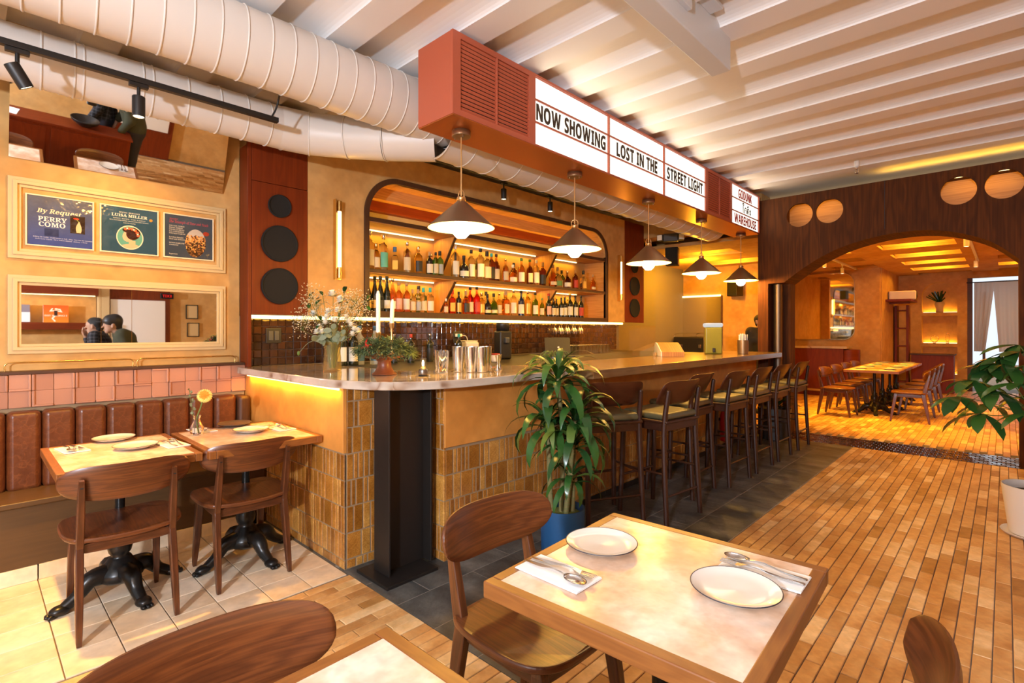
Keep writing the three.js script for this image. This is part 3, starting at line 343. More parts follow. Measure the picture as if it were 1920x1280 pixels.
// ------------------------------------------------------------------ marquee sign, pendants, ducts, tracks
const font = await new FontLoader().loadAsync('fonts/droid/droid_sans_bold.typeface.json');
{
  const FX = -2.41, s = thing('marquee_sign', 'long terracotta red cinema marquee with lit white letter panels hanging over the bar', 'sign');
  part(s, 'casing', ext(-2.76, -2.432, 2.714, 3.222, 2.013, 7.405, 0.004, 'z'), M.red);
  part(s, 'underside', ext(-2.757, FX - 0.002, 2.708, 2.7135, 2.017, 7.402, 0.001, 'z'), M.copper);
  const f = shapeOf([[2.013, 2.714], [7.405, 2.714], [7.405, 3.222], [2.013, 3.222]]), lou = [[2.075, 2.705], [5.72, 6.37]], pan = [[2.772, 3.71], [3.726, 4.685], [4.701, 5.655], [6.42, 7.365]];
  for (const [a, b] of lou) f.holes.push(shapeOf([[a, 2.75], [b, 2.75], [b, 3.185], [a, 3.185]])); for (const [a, b] of pan) f.holes.push(shapeOf([[a, 2.725], [b, 2.725], [b, 3.206], [a, 3.206]]));
  part(s, 'front_frame', extDY(f, -2.432, FX, 0, 'x'), M.red);
  for (const [a, b] of lou) { const g = rbox(0.004, 0.018, b - a, 0.0015, 'z').rotateZ(-0.5); for (let k = 0; k < 17; k++) { const o = part(s, 'louver', g, M.red); o.position.copy(P(FX - 0.011, 2.765 + k * 0.0255, (a + b) / 2)); } part(s, 'mullion', ext(-2.43, FX + 0.001, 2.75, 3.185, (a + b) / 2 - 0.004, (a + b) / 2 + 0.004, 0), M.red); part(s, 'louver_back', ext(-2.434, -2.431, 2.75, 3.185, a, b, 0), M.black); }
  const words = [[0, 'NOW SHOWING', 1, 0, 2.795, 3.68], [1, 'LOST IN THE', 1, 0, 3.85, 4.57], [2, 'STREET LIGHT', 1, 0, 4.77, 5.6], [3, 'GODUNK', 2, 1, 6.66, 7.13], [3, 'WAREHOUSE', 0, 1, 6.53, 7.29]];
  const inkD = std(lin(0.03, 0.012, 0.005), 0.5), inkR = std(lin(0.42, 0.008, 0.004), 0.5), row = (2.725 - 3.206) / -3;
  pan.forEach(([a, b], i) => {
    for (let k = 0; k < 3; k++) part(s, 'light_panel', ext(-2.428, -2.4245, 2.725 + k * row + 0.004, 2.725 + (k + 1) * row - 0.004, a + 0.002, b - 0.002, 0), M.signGlow);
    for (const k of [1, 2]) part(s, 'letter_rail', ext(-2.43, FX - 0.004, 2.725 + k * row - 0.006, 2.725 + k * row + 0.006, a, b, 0.001, 'z'), M.red);
    areaLight('sign_light', P(FX + 0.004, 2.966, (a + b) / 2), P(0, 2.966, (a + b) / 2), b - a, 0.47, new THREE.Color(1, 0.74, 0.45), 2.7);
  });
  for (const [, text, r, red, a, b] of words) {
    let x = 0; const cells = []; for (const ch of text) { if (ch === ' ') { x += 0.42; continue; } const g = new THREE.ExtrudeGeometry(font.generateShapes(ch, 1), { depth: 0.02, bevelEnabled: true, bevelSize: red ? 0.008 : 0.022, bevelThickness: 0.008, bevelSegments: 1, curveSegments: 5 }); g.computeBoundingBox(); cells.push([g, x - g.boundingBox.min.x]); x += g.boundingBox.max.x - g.boundingBox.min.x + 0.13; }
    const sx = (b - a) / (x - 0.13), sy = 0.112 / 0.99, hold = new THREE.Group(); hold.name = 'lettering'; s.add(hold); hold.rotation.y = Math.PI / 2; hold.position.copy(P(FX - 0.0145, 2.725 + r * row + 0.024, a));
    for (const [g, at] of cells) { g.translate(at, 0, 0); g.scale(sx, sy, 0.12); part(hold, 'letter', g, red ? inkR : inkD); }
  }
  { // Thai word on the middle row of the end panel
    const hold = new THREE.Group(); hold.name = 'lettering'; s.add(hold); hold.rotation.y = Math.PI / 2; hold.position.copy(P(FX - 0.012, 2.725 + row + 0.02, 6.8));
    const st = (pts, r = 0.0085) => tube(pts.map(([x, y]) => [x, y, 0]), r, 20, 6).scale(1, 1, 0.3), o = 0.075;
    const letters = [[[[0.0, 0.10], [0.012, 0.118], [0.03, 0.122], [0.045, 0.108], [0.03, 0.098], [0.022, 0.085], [0.03, 0.0]]], [[[0.075, 0], [0.078, 0.05], [0.09, 0.07], [0.115, 0.072], [0.13, 0.055], [0.132, 0]], [[0.078, 0.045], [0.095, 0.04]]], [[[0.18, 0.02], [0.195, 0.035], [0.18, 0.045], [0.165, 0.03], [0.168, 0.0], [0.165, 0.055], [0.19, 0.075], [0.22, 0.06], [0.222, 0]]], [[[0.165, 0.105], [0.175, 0.093], [0.195, 0.098], [0.21, 0.115]]], [[[0.255, 0.05], [0.27, 0.07], [0.285, 0.055], [0.28, 0.01], [0.262, 0.018]]]];
    for (const l of letters) part(hold, 'letter', merge(l.map((p) => st(p))), inkD);
  }
}
const pendantSpots = [2.231, 3.467, 4.694, 5.937, 7.19], pendantLabels = ['cone pendant lamp hanging in front of the bar shelves, first from the marquee end face', 'cone pendant lamp over the bar before the rounded end of the shelf frame', 'cone pendant lamp in the middle of the row of five', 'cone pendant lamp, fourth in the row, before the rear kitchen wall', 'cone pendant lamp beside the wooden arch wall, last of the row'];
{
  const y = -0.635, build = () => {
    const t = thing('pendant_lamp', pendantLabels[0], 'pendant lamp', -2.585, 2.708, pendantSpots[0], 0, 'pendant lamps under the marquee');
    part(t, 'canopy', lathe([[0, 0], [0.062, 0], [0.062, -0.034], [0.058, -0.038], [0.02, -0.04], [0, -0.04]], 28), M.brassDull);
    const scr = new THREE.CylinderGeometry(0.003, 0.003, 0.016, 8); for (const x of [-0.04, 0.04]) part(t, 'screw', scr.clone().translate(x, -0.045, 0.02), M.brassDull);
    part(t, 'rod', new THREE.CylinderGeometry(0.0055, 0.0055, 0.40, 10).translate(0, -0.24, 0), M.brass);
    part(t, 'shade', lathe([[0.03, -0.462], [0.034, -0.464], [0.219, y + 0.004], [0.222, y], [0.218, y + 0.001], [0.03, -0.468]], 48), M.brassDull);
    part(t, 'shade_lining', lathe([[0.217, y + 0.0005], [0.03, -0.470]], 48), std(lin(0.85, 0.8, 0.7), 0.5, { side: THREE.DoubleSide }));
    part(t, 'cap', lathe([[0, -0.43], [0.026, -0.43], [0.03, -0.437], [0.03, -0.466], [0, -0.466]], 24), M.brass);
    part(t, 'yoke', tube([[-0.026, -0.452, 0], [-0.026, -0.405, 0], [-0.014, -0.392, 0], [0.014, -0.392, 0], [0.026, -0.405, 0], [0.026, -0.452, 0]], 0.0035, 24, 6), M.brass);
    part(t, 'bulb', lathe([[0, -0.705], [0.03, -0.70], [0.056, -0.672], [0.062, -0.64], [0.05, -0.60], [0.026, -0.56], [0.022, -0.50], [0, -0.5]], 24), M.bulb);
    return t;
  };
  const first = build(); pendantSpots.forEach((D, i) => { if (i) copyOf(first, 'pendant_lamp', pendantLabels[i], -2.585, 2.708, D, i * 0.5); pointLight('pendant_light', -2.585, 2.708 - 0.645, D, LAMP, 5, 2.5); });
}
{ // round ventilation ducts
  const d = thing('ventilation_duct', 'white round ventilation duct with seamed joints running under the ceiling to the marquee', 'duct');
  const run = (a, b, r, name) => { const A = P(...a), B = P(...b), g = new THREE.CylinderGeometry(r, r, A.distanceTo(B), 40, 1, true); g.applyMatrix4(new THREE.Matrix4().compose(A.clone().add(B).multiplyScalar(0.5), new THREE.Quaternion().setFromUnitVectors(new THREE.Vector3(0, 1, 0), B.clone().sub(A).normalize()), new THREE.Vector3(1, 1, 1))); part(d, name, g, M.duct.clone()).material = M.ductDouble ||= Object.assign(M.duct.clone(), { side: THREE.DoubleSide }); };
  const seam = (X, Y, D, r, tilt = 0, w = 0.006) => { const g = new THREE.TorusGeometry(r, w, 6, 40); const o = part(d, 'seam', g, M.duct); o.position.copy(P(X, Y, D)); o.rotation.y = tilt; return o; };
  run([-3.14, 3.03, -2.6], [-3.14, 3.03, 2.55], 0.2, 'pipe'); for (let k = 0; k < 26; k++) seam(-3.14, 3.03, -0.35 + k * 0.128, 0.2, -0.08, 0.0055);
  run([-3.14, 2.97, 2.45], [-3.14, 2.97, 7.55], 0.25, 'trunk_pipe'); for (let k = 0; k < 20; k++) seam(-3.14, 2.97, 2.47 + k * 0.26, 0.25, -0.08, 0.006);
  run([-3.91, 2.91, -2.6], [-3.91, 2.91, 1.62], 0.152, 'branch_pipe'); for (const D of [0.05, 0.28, 0.42, 0.46, 0.74, 0.79, 0.98, 1.17, 1.34, 1.5, 1.62]) seam(-3.91, 2.91, D, 0.152, -0.05);
  const el = [[-3.91, 2.91, 1.6], [-3.86, 2.905, 1.8], [-3.68, 2.89, 2.02], [-3.46, 2.87, 2.22], [-3.2, 2.87, 2.5]]; for (let i = 0; i < 4; i++) run(el[i], el[i + 1], 0.155, 'elbow_pipe'); el.slice(1, 4).forEach((p, i) => seam(...p, 0.157, -[0.45, 0.75, 0.8][i]));
}
function trackHead(parent, X, Y, D, tilt, yaw, name = 'spot_head', mat = M.black) {   // a spotlight of a track: adapter, stem, can, lens
  const h = new THREE.Group(); h.name = name; parent.add(h); h.position.copy(P(X, Y, D));
  part(h, 'adapter', merge([rbox(0.03, 0.022, 0.09, 0.003).translate(0, -0.018, 0), new THREE.CylinderGeometry(0.009, 0.009, 0.06, 10).translate(0, -0.055, 0)]), mat);
  const can = part(h, 'can', merge([lathe([[0, 0.045], [0.029, 0.045], [0.031, 0.042], [0.031, -0.068], [0.027, -0.068], [0.027, -0.05], [0, -0.05]], 28)]), mat); can.position.y = -0.125; can.rotation.set(tilt, yaw, 0, 'YXZ');
  const lens = part(h, 'lens', new THREE.CircleGeometry(0.026, 24).rotateX(Math.PI / 2).translate(0, -0.0655, 0), M.spotGlow); lens.position.y = -0.125; lens.rotation.set(tilt, yaw, 0, 'YXZ');
  return h;
}
{
  const t = thing('track_light', 'black ceiling track with two spotlights aimed at the banquette wall', 'track light');
  part(t, 'rail', ext(-3.52, -3.485, 2.78, 2.812, -1.8, 1.42, 0.003, 'z'), M.black); part(t, 'power_cable', tube([P(-3.5, 2.812, 1.38), P(-3.49, 2.86, 1.4), P(-3.47, 2.92, 1.41), P(-3.4, 2.98, 1.4)], 0.006, 16, 6), M.black);
  trackHead(t, -3.5, 2.785, 0.165, 0.0, 0); trackHead(t, -3.5, 2.785, 0.655, 0.0, 0);
  t.children.filter((c) => c.name === 'spot_head')[0].children.slice(1).forEach((c) => { c.rotation.set(0.55, 0.3, 0, 'YXZ'); });
  spotLight('spot_light', P(-3.5, 2.585, 0.655), P(-4.42, 1.95, 0.60), LAMP, 8, 0.75, 0.8); spotLight('spot_light', P(-3.45, 2.57, 0.1), P(-3.3, 0.5, 0.0), LAMP, 40, 0.6, 0.6);
  const b = thing('track_light', 'black ceiling track with two small spotlights above the bottle shelves', 'track light');
  part(b, 'rail', ext(-4.0, -3.965, 3.035, 3.065, 3.1, 6.6, 0.003, 'z'), M.black); for (const D of [4.05, 4.85]) trackHead(b, -3.983, 3.035, D, 0, 0); for (const D of [4.05, 4.85]) spotLight('spot_light', P(-3.983, 2.835, D), P(-4.2, 1.1, D), LAMP, 14, 0.5, 0.6);
  for (const D of [3.6, 5.2, 6.5]) part(b, 'hanger', new THREE.CylinderGeometry(0.003, 0.003, 0.26, 6).translate(-3.983, 3.19, -D), M.chrome);
  for (const [X, label, ds] of [[-2.35, 'white ceiling track with spotlights in the rear room over the dining row', [9.6, 10.6, 12.0]], [-0.38, 'white ceiling track with two spotlights in the rear room near the door', [9.3, 12.4]]]) {
    const w = thing('track_light', label, 'track light'); part(w, 'rail', ext(X - 0.018, X + 0.018, 2.725, 2.758, 8.1, 13.3, 0.003, 'z'), M.white); for (const D of ds) trackHead(w, X, 2.73, D, 0, 0, 'spot_head', M.white); for (const D of ds) spotLight('spot_light', P(X, 2.53, D), P(X + (X < -1 ? 0.5 : -0.3), 0.5, D), LED, 40, 0.55, 0.6);
  }
}
{ // rear room globes in the coffers
  const g = thing('ceiling_lamp', 'small round glowing ceiling lamp in a coffer of the rear room', 'ceiling lamp', -1.02, 3.0, 9.05, 0, 'coffer lamps in the rear room'); g.userData.label = 'glowing globe ceiling lamp in a coffer of the rear room ceiling';
  part(g, 'base', lathe([[0, 0], [0.05, 0], [0.05, -0.02], [0, -0.02]], 20), M.brass); part(g, 'globe', new THREE.SphereGeometry(0.07, 20, 14).translate(0, -0.08, 0), M.bulb);
  const put = [[-1.02, 9.05], [-2.35, 9.05], [-1.02, 10.4], [-2.35, 10.4], [-1.02, 11.75], [0.35, 11.75], [-1.02, 13.1], [0.35, 9.05], [0.35, 14.5], [-1.02, 14.5], [-3.95, 9.05], [-3.95, 10.4]];
  put.forEach(([X, D], i) => { if (i) copyOf(g, 'ceiling_lamp', g.userData.label, X, 3.0, D); pointLight('coffer_light', X, 2.92, D, LED, 2.8, 3.4); });
}
{ // fire sprinklers, emergency lamp, wall speaker
  for (const [X, Y, D, label] of [[-1.42, 3.25, 2.55, 'chrome sprinkler head in a white fitting beside the ceiling beam'], [-1.18, 3.25, 6.72, 'small sprinkler head under the ceiling before the arch wall']]) { const s = thing('sprinkler', label, 'sprinkler', X, Y - 0.01, D); part(s, 'fitting', lathe([[0, 0.02], [0.026, 0.02], [0.028, -0.03], [0.018, -0.05], [0, -0.05]], 16), M.white); part(s, 'head', merge([new THREE.CylinderGeometry(0.009, 0.011, 0.02, 10).translate(0, -0.058, 0), tube([[-0.013, -0.065, 0], [-0.015, -0.09, 0], [-0.008, -0.108, 0]], 0.003, 8, 5), tube([[0.013, -0.065, 0], [0.015, -0.09, 0], [0.008, -0.108, 0]], 0.003, 8, 5), new THREE.CylinderGeometry(0.019, 0.019, 0.003, 16).translate(0, -0.112, 0)]), M.chrome); }
  const e = thing('emergency_light', 'black twin-head emergency light above the far speaker panel', 'emergency light', -3.75, 2.84, 7.5, 0.4); part(e, 'housing', rbox(0.22, 0.12, 0.09, 0.012), M.darkGrey); for (const x of [-0.15, 0.15]) { const h = part(e, 'lamp_head', rbox(0.1, 0.1, 0.06, 0.012), M.darkGrey); h.position.set(x, 0.0, 0.03); h.rotation.y = x * 3; part(h, 'lens', rbox(0.08, 0.08, 0.006, 0.002).translate(0, 0, 0.031), M.opal); }
  const w = thing('wall_speaker', 'small black box speaker mounted under the emergency light', 'speaker', -3.75, 2.55, 7.55, 0.3); part(w, 'cabinet', rbox(0.19, 0.28, 0.17, 0.012), M.black); part(w, 'grille', rbox(0.17, 0.26, 0.008, 0.003).translate(0, 0, 0.088), M.speaker);
  const k = thing('wall_speaker', 'black box speaker on the yellow rear wall behind the last pendants', 'speaker', -4.02, 2.28, 10.86, -0.35); part(k, 'cabinet', rbox(0.24, 0.34, 0.2, 0.012), M.black); part(k, 'grille', rbox(0.22, 0.32, 0.008, 0.003).translate(0, 0, 0.103), M.speaker); part(k, 'bracket', rbox(0.06, 0.05, 0.16, 0.004).translate(0, 0, -0.14), M.black);
}
// ------------------------------------------------------------------ the banquette wall
function canvasTex(w, h, draw) { const c = document.createElement('canvas'); c.width = w; c.height = h; const x = c.getContext('2d'); draw(x, w, h); const t = new THREE.CanvasTexture(c); t.colorSpace = THREE.SRGBColorSpace; t.magFilter = THREE.LinearFilter; t.anisotropy = 8; return t; }
{
  const moulding = (name, label, y0, y1) => { const d0 = 0.166, d1 = 1.394, m = thing(name, label, 'frame'); for (const [a, b, x] of [[0, 0.032, 0.02], [0.022, 0.044, 0.032], [0.044, 0.062, 0.014]]) { const s = shapeOf([[d0 + a, y0 + a], [d1 - a, y0 + a], [d1 - a, y1 - a], [d0 + a, y1 - a]]); s.holes.push(shapeOf([[d0 + b, y0 + b], [d1 - b, y0 + b], [d1 - b, y1 - b], [d0 + b, y1 - b]])); part(m, 'moulding', extDY(s, -4.4495, -4.4495 + x, 0.003, 'z'), M.cream); } return m; };
  moulding('wall_moulding', 'cream rectangular wall moulding round the three framed records', 1.85, 2.357);
  const low = moulding('framed_mirror', 'long mirror of three panes in a cream frame above the banquette', 1.255, 1.748); low.userData.category = 'mirror';
  for (const [a, b] of [[0.228, 0.62], [0.622, 0.79], [0.7925, 1.332]]) part(low, 'mirror_pane', ext(-4.447, -4.441, 1.317, 1.686, a, b, 0), M.mirror);
  const up = thing('tilted_mirror', 'wide mirror tilted down from the wall above the framed records', 'mirror', -4.44, 2.474, 0.77, 0); const g = new THREE.Group(); part(up, 'mirror_pane', rbox(0.008, 0.62, 1.2, 0).translate(0.004, 0.31, 0), M.mirror).rotation.z = -0.333; part(up, 'mirror_back', rbox(0.012, 0.6, 1.16, 0.002).translate(-0.008, 0.31, 0), M.black).rotation.z = -0.333; 
  // record covers
  const covers = [
    ['framed record cover in mid blue with a vase picture', 0.245, 0.582, (x, w) => { x.fillStyle = '#33457f'; x.fillRect(0, 0, w, w); const gr = x.createLinearGradient(0, 0, 0, w); gr.addColorStop(0, '#56565e'); gr.addColorStop(1, '#2f4488'); x.fillStyle = gr; x.fillRect(0, 0, w, w); x.fillStyle = '#e8d9b0'; x.font = 'italic bold 62px serif'; x.fillText('By Request', 70, 170); x.fillStyle = '#e9e4d8'; x.font = 'bold 66px serif'; x.fillText('PERRY', 80, 255); x.fillText('COMO', 84, 312); x.fillStyle = '#1b2a55'; x.fillRect(130, 330, 110, 80); x.fillStyle = '#2a1d16'; x.fillRect(330, 165, 120, 190); x.fillStyle = '#e0b98a'; x.beginPath(); x.moveTo(382, 345); x.quadraticCurveTo(366, 290, 388, 250); x.lineTo(398, 225); x.lineTo(406, 225); x.lineTo(412, 250); x.quadraticCurveTo(430, 300, 416, 345); x.fill(); x.fillStyle = '#c8361f'; x.beginPath(); x.ellipse(378, 195, 24, 11, 0.1, 0, 7); x.fill(); x.strokeStyle = '#7fa040'; x.lineWidth = 5; x.beginPath(); x.moveTo(380, 200); x.lineTo(400, 228); x.stroke(); x.fillStyle = '#cdd2e0'; x.font = '15px serif'; x.fillText('Killing Me Softly · It All Seems to Fall · Sing · You Are the Sunshine', 45, 430); x.fillText('And I Love You So · Tie a Yellow Ribbon · Aubrey · I Want', 60, 450); }],
    ['framed record cover in teal blue with a portrait in a circle', 0.613, 0.949, (x, w) => { x.fillStyle = '#2b4a5c'; x.fillRect(0, 0, w, w); x.fillStyle = '#e7e2cf'; x.textAlign = 'center'; x.font = '20px serif'; x.fillText('MOFFO · BERGONZI', 250, 62); x.font = 'bold 44px serif'; x.fillText('LUISA MILLER', 252, 104); x.font = '15px serif'; x.fillText('VERRETT · MACNEIL · TOZZI · FLAGELLO', 250, 132); x.fillText('RCA ITALIANA OPERA ORCHESTRA AND CHORUS', 250, 154); x.fillText('FAUSTO CLEVA', 250, 178); x.fillStyle = '#d8892c'; x.beginPath(); x.arc(450, 110, 16, 0, 7); x.fill(); x.save(); x.beginPath(); x.ellipse(255, 335, 124, 138, 0, 0, 7); x.fillStyle = '#d9d2b4'; x.fill(); x.beginPath(); x.ellipse(255, 335, 114, 128, 0, 0, 7); x.clip(); x.fillStyle = '#5e9a88'; x.fillRect(100, 180, 310, 310); x.fillStyle = '#e2ac86'; x.beginPath(); x.ellipse(245, 470, 110, 60, -0.2, 0, 7); x.fill(); x.fillRect(245, 370, 60, 80); x.beginPath(); x.ellipse(240, 320, 52, 66, 0.25, 0, 7); x.fill(); x.fillStyle = '#3a2015'; x.beginPath(); x.ellipse(285, 290, 62, 72, 0.5, 0, 7); x.fill(); x.beginPath(); x.ellipse(240, 260, 55, 26, 0.2, 0, 7); x.fill(); x.fillStyle = '#d9653f'; for (const [a, b] of [[215, 240], [245, 232], [275, 236], [303, 250], [322, 275], [330, 305]]) { x.beginPath(); x.arc(a, b, 15, 0, 7); x.fill(); } x.fillStyle = '#f1d9c4'; for (const [a, b] of [[230, 232], [290, 240], [327, 290]]) { x.beginPath(); x.arc(a, b, 9, 0, 7); x.fill(); } x.restore(); x.textAlign = 'left'; }],
    ['framed record cover in dark slate blue with an oval painting', 0.978, 1.308, (x, w) => { x.fillStyle = '#37424f'; x.fillRect(0, 0, w, w); x.fillStyle = '#c8404c'; x.font = 'italic 40px serif'; x.fillText('The Triumph of Time and Truth', 44, 96, 420); x.font = 'italic 24px serif'; x.fillText('Handel', 50, 58); x.fillStyle = '#dcd3c0'; x.font = '20px serif'; ['GILLIAN FISHER', 'EMMA KIRKBY', 'CHARLES BRETT', 'IAN PARTRIDGE', 'STEPHEN VARCOE', '', 'London Handel', 'Choir and Orchestra', '', 'DENYS DARLOW', 'conductor'].forEach((s, i) => x.fillText(s, 46, 140 + i * 23, 170)); x.fillText('hyperion', 46, 480); x.save(); x.beginPath(); x.ellipse(325, 320, 112, 172, 0.05, 0, 7); x.fillStyle = '#cfa45a'; x.fill(); x.clip(); x.fillStyle = '#b3aaa2'; x.fillRect(200, 140, 260, 140); const r = rng(77); for (let i = 0; i < 420; i++) { const yy = 230 + r() * 260, t = (yy - 230) / 260; x.fillStyle = ['#e0a868', '#c98845', '#5b3a20', '#3a2314', '#8b5a2c'][Math.floor(clamp(r() * 2.6 + t * 2.6, 0, 4.9))]; x.beginPath(); x.ellipse(205 + r() * 240, yy, 6 + r() * 16, 4 + r() * 8, r() * 3, 0, 7); x.fill(); } x.restore(); x.fillStyle = '#9c3422'; x.beginPath(); x.ellipse(440, 190, 34, 26, 0, 0, 7); x.fill(); }],
  ];
  for (const [label, a, b, draw] of covers) {
    const s = b - a, f = thing('record_frame', label, 'picture frame', -4.4495, 2.1, (a + b) / 2, Math.PI / 2, 'framed record covers'), o = shapeOf([[-s / 2, -0.163], [s / 2, -0.163], [s / 2, 0.163], [-s / 2, 0.163]]); o.holes.push(shapeOf([[-s / 2 + 0.008, -0.155], [s / 2 - 0.008, -0.155], [s / 2 - 0.008, 0.155], [-s / 2 + 0.008, 0.155]]));
    part(f, 'frame', extrude(o, 0.022, 0.001), std(lin(0.72, 0.62, 0.45), 0.35)); part(f, 'cover', new THREE.PlaneGeometry(s - 0.015, 0.311).translate(0, 0, 0.014), phy(0xffffff, 0.14, { map: canvasTex(512, 512, draw), clearcoat: 1, clearcoatRoughness: 0.03, bumpMap: bumpCoarse, bumpScale: 0.006 }));
  }
}
{ // banquette: tiled ledge, channel-back leather, wooden bench
  const b = thing('banquette', 'brown leather channel-back banquette on a wooden bench below a terracotta tile band', 'banquette');
  part(b, 'bench_front', ext(-3.965, -3.945, 0.088, 0.43, -2.5, 1.5, 0.002, 'z'), M.bench); part(b, 'seat', ext(-4.4, -3.918, 0.425, 0.458, -2.5, 1.5, 0.008, 'z'), M.bench); part(b, 'end_post', ext(-4.37, -4.195, 0.458, 0.905, 1.41, 1.5, 0.03, 'y', 4), M.shelf); part(b, 'end_panel', ext(-3.97, -3.94, 0, 0.43, 1.36, 1.5, 0.003, 'y'), M.shelf);
  for (let k = 0; k < 10; k++) part(b, 'plinth_tile', ext(-3.955, -3.94, 0.001, 0.086, 1.495 - (k + 1) * 0.408 + 0.003, 1.495 - k * 0.408 - 0.003, 0.0015, 'z'), M.pale[k % 3]);
  part(b, 'tile_bed', ext(-4.449, -4.345, 0.9, 1.135, -2.5, 1.5, 0), M.grout); part(b, 'cap', ext(-4.449, -4.318, 1.134, 1.152, -2.5, 1.498, 0.003, 'z'), M.shelf);
  const ch = new RoundedBoxGeometry(0.13, 0.47, 0.155, 4, 0.03), p = ch.attributes.position; for (let i = 0; i < p.count; i++) { const z = p.getZ(i) / 0.0765, y = p.getY(i) / 0.235, x = p.getX(i); if (x > 0) p.setX(i, x * (1 - 0.12 * z ** 4) + 0.012 * (1 - z * z) * (1 - 0.4 * y * y)); } ch.computeVertexNormals(); const cg = boxUV(ch, 'y');
  for (let k = 0; k < 16; k++) { const o = part(b, 'back_cushion', cg, M.leather); o.position.copy(P(-4.285, 0.682, 1.3295 - k * 0.157)); }
  // terracotta tiles: plain field with a raised bead along one or two edges
  const base = slabGeo(0.1005, 0.1, 0.012, 0.001), beadA = rbox(0.1005, 0.022, 0.014, 0.005, 'x', 2), beadB = rbox(0.014, 0.022, 0.1, 0.005, 'z', 2);
  const vs = [[1, 1], [1, 0], [0, 1]].map(([a, c]) => merge([base].concat(a ? [beadA.clone().translate(0, 0.014, -0.0435)] : [], c ? [beadB.clone().translate(0.0435, 0.014, 0)] : [])));
  const tc = [0, 1, 2].map((i) => std(lin(0.40 + 0.04 * i, 0.185 + 0.025 * i, 0.115 + 0.018 * i), 0.45)), r = rng(61), e = new THREE.Euler(), q = (spin) => new THREE.Quaternion().setFromEuler(e.set(0, 0, -Math.PI / 2)).multiply(new THREE.Quaternion().setFromEuler(new THREE.Euler(0, spin, 0)));
  for (let k = 0; k < 24; k++) for (const y of [0.982, 1.083]) { const o = part(b, 'tile', vs[Math.floor(r() * 3)], tc[Math.floor(r() * 3)]); o.position.copy(P(-4.346, y, 1.452 - k * 0.103)); o.quaternion.copy(q(Math.floor(r() * 4) * Math.PI / 2)); }
  for (const y of [0.982, 1.083]) part(b, 'tile', ext(-4.35, -4.334, y - 0.05, y + 0.05, 1.505, 1.512, 0.001), tc[0]);
}
for (const [a, c, label] of [[0.152, 0.791, 'thin brass gallery rail on the banquette ledge under the mirror'], [0.816, 1.45, 'thin brass gallery rail on the ledge beside the mahogany panel']]) solo('gallery_rail', tube([P(-4.40, 1.152, a), P(-4.40, 1.19, a), P(-4.40, 1.203, a + 0.015), P(-4.40, 1.205, a + 0.03), P(-4.40, 1.205, (a + c) / 2), P(-4.40, 1.205, c - 0.03), P(-4.40, 1.203, c - 0.015), P(-4.40, 1.19, c), P(-4.40, 1.152, c)], 0.0042, 60, 8), M.gold, label, 'rail', 'brass gallery rails');
// ------------------------------------------------------------------ chairs, stools, tables
// curved panel: superellipse outline, bent round an upright axis; long axis x, height y, thickness z
function bentPanel(w, h, t, bend, opt = {}) {
  const { n = 3.2, seg = 28, rows = 8, sag = 0, lean = 0 } = opt, pos = [], idx = [], ring = [];
  for (const side of [0, 1]) for (let i = 0; i <= seg; i++) for (let j = 0; j <= rows; j++) {
    const u = -1 + 2 * i / seg, a = Math.sign(u) * (1 - (1 - Math.abs(u)) ** 1.6), half = Math.max(0.001, (1 - Math.abs(a) ** n)) ** (1 / (opt.m || 2.2)), v = -1 + 2 * j / rows, vv = v * half, edge = Math.min(1, Math.sqrt(Math.max(0, 1 - Math.max(Math.abs(v) ** 8, Math.abs(a) ** 14))) + 0.25);
    const x = a * w / 2, y = vv * h / 2 + sag * (a * a), z = bend * a * a + lean * vv + (side ? -1 : 1) * t / 2 * edge; pos.push(x, y, z);
  }
  const K = (seg + 1) * (rows + 1), id = (s, i, j) => s * K + i * (rows + 1) + j;
  for (let i = 0; i < seg; i++) for (let j = 0; j < rows; j++) { idx.push(id(0, i, j), id(0, i + 1, j), id(0, i + 1, j + 1), id(0, i, j), id(0, i + 1, j + 1), id(0, i, j + 1)); idx.push(id(1, i, j), id(1, i + 1, j + 1), id(1, i + 1, j), id(1, i, j), id(1, i, j + 1), id(1, i + 1, j + 1)); }
  for (let i = 0; i < seg; i++) for (const j of [0, rows]) { const a = id(0, i, j), b = id(0, i + 1, j), c = id(1, i + 1, j), d = id(1, i, j); j ? idx.push(a, b, c, a, c, d) : idx.push(a, c, b, a, d, c); }
  for (let j = 0; j < rows; j++) for (const i of [0, seg]) { const a = id(0, i, j), b = id(0, i, j + 1), c = id(1, i, j + 1), d = id(1, i, j); i ? idx.push(a, c, b, a, d, c) : idx.push(a, b, c, a, c, d); }
  const g = new THREE.BufferGeometry(); g.setAttribute('position', new THREE.Float32BufferAttribute(pos, 3)); g.setIndex(idx); const m = mergeVertices(g, 1e-5); m.computeVertexNormals(); return boxUV(toCreasedNormals(m, 0.9), 'x');
}
const chairGroup = 'walnut dining chairs';
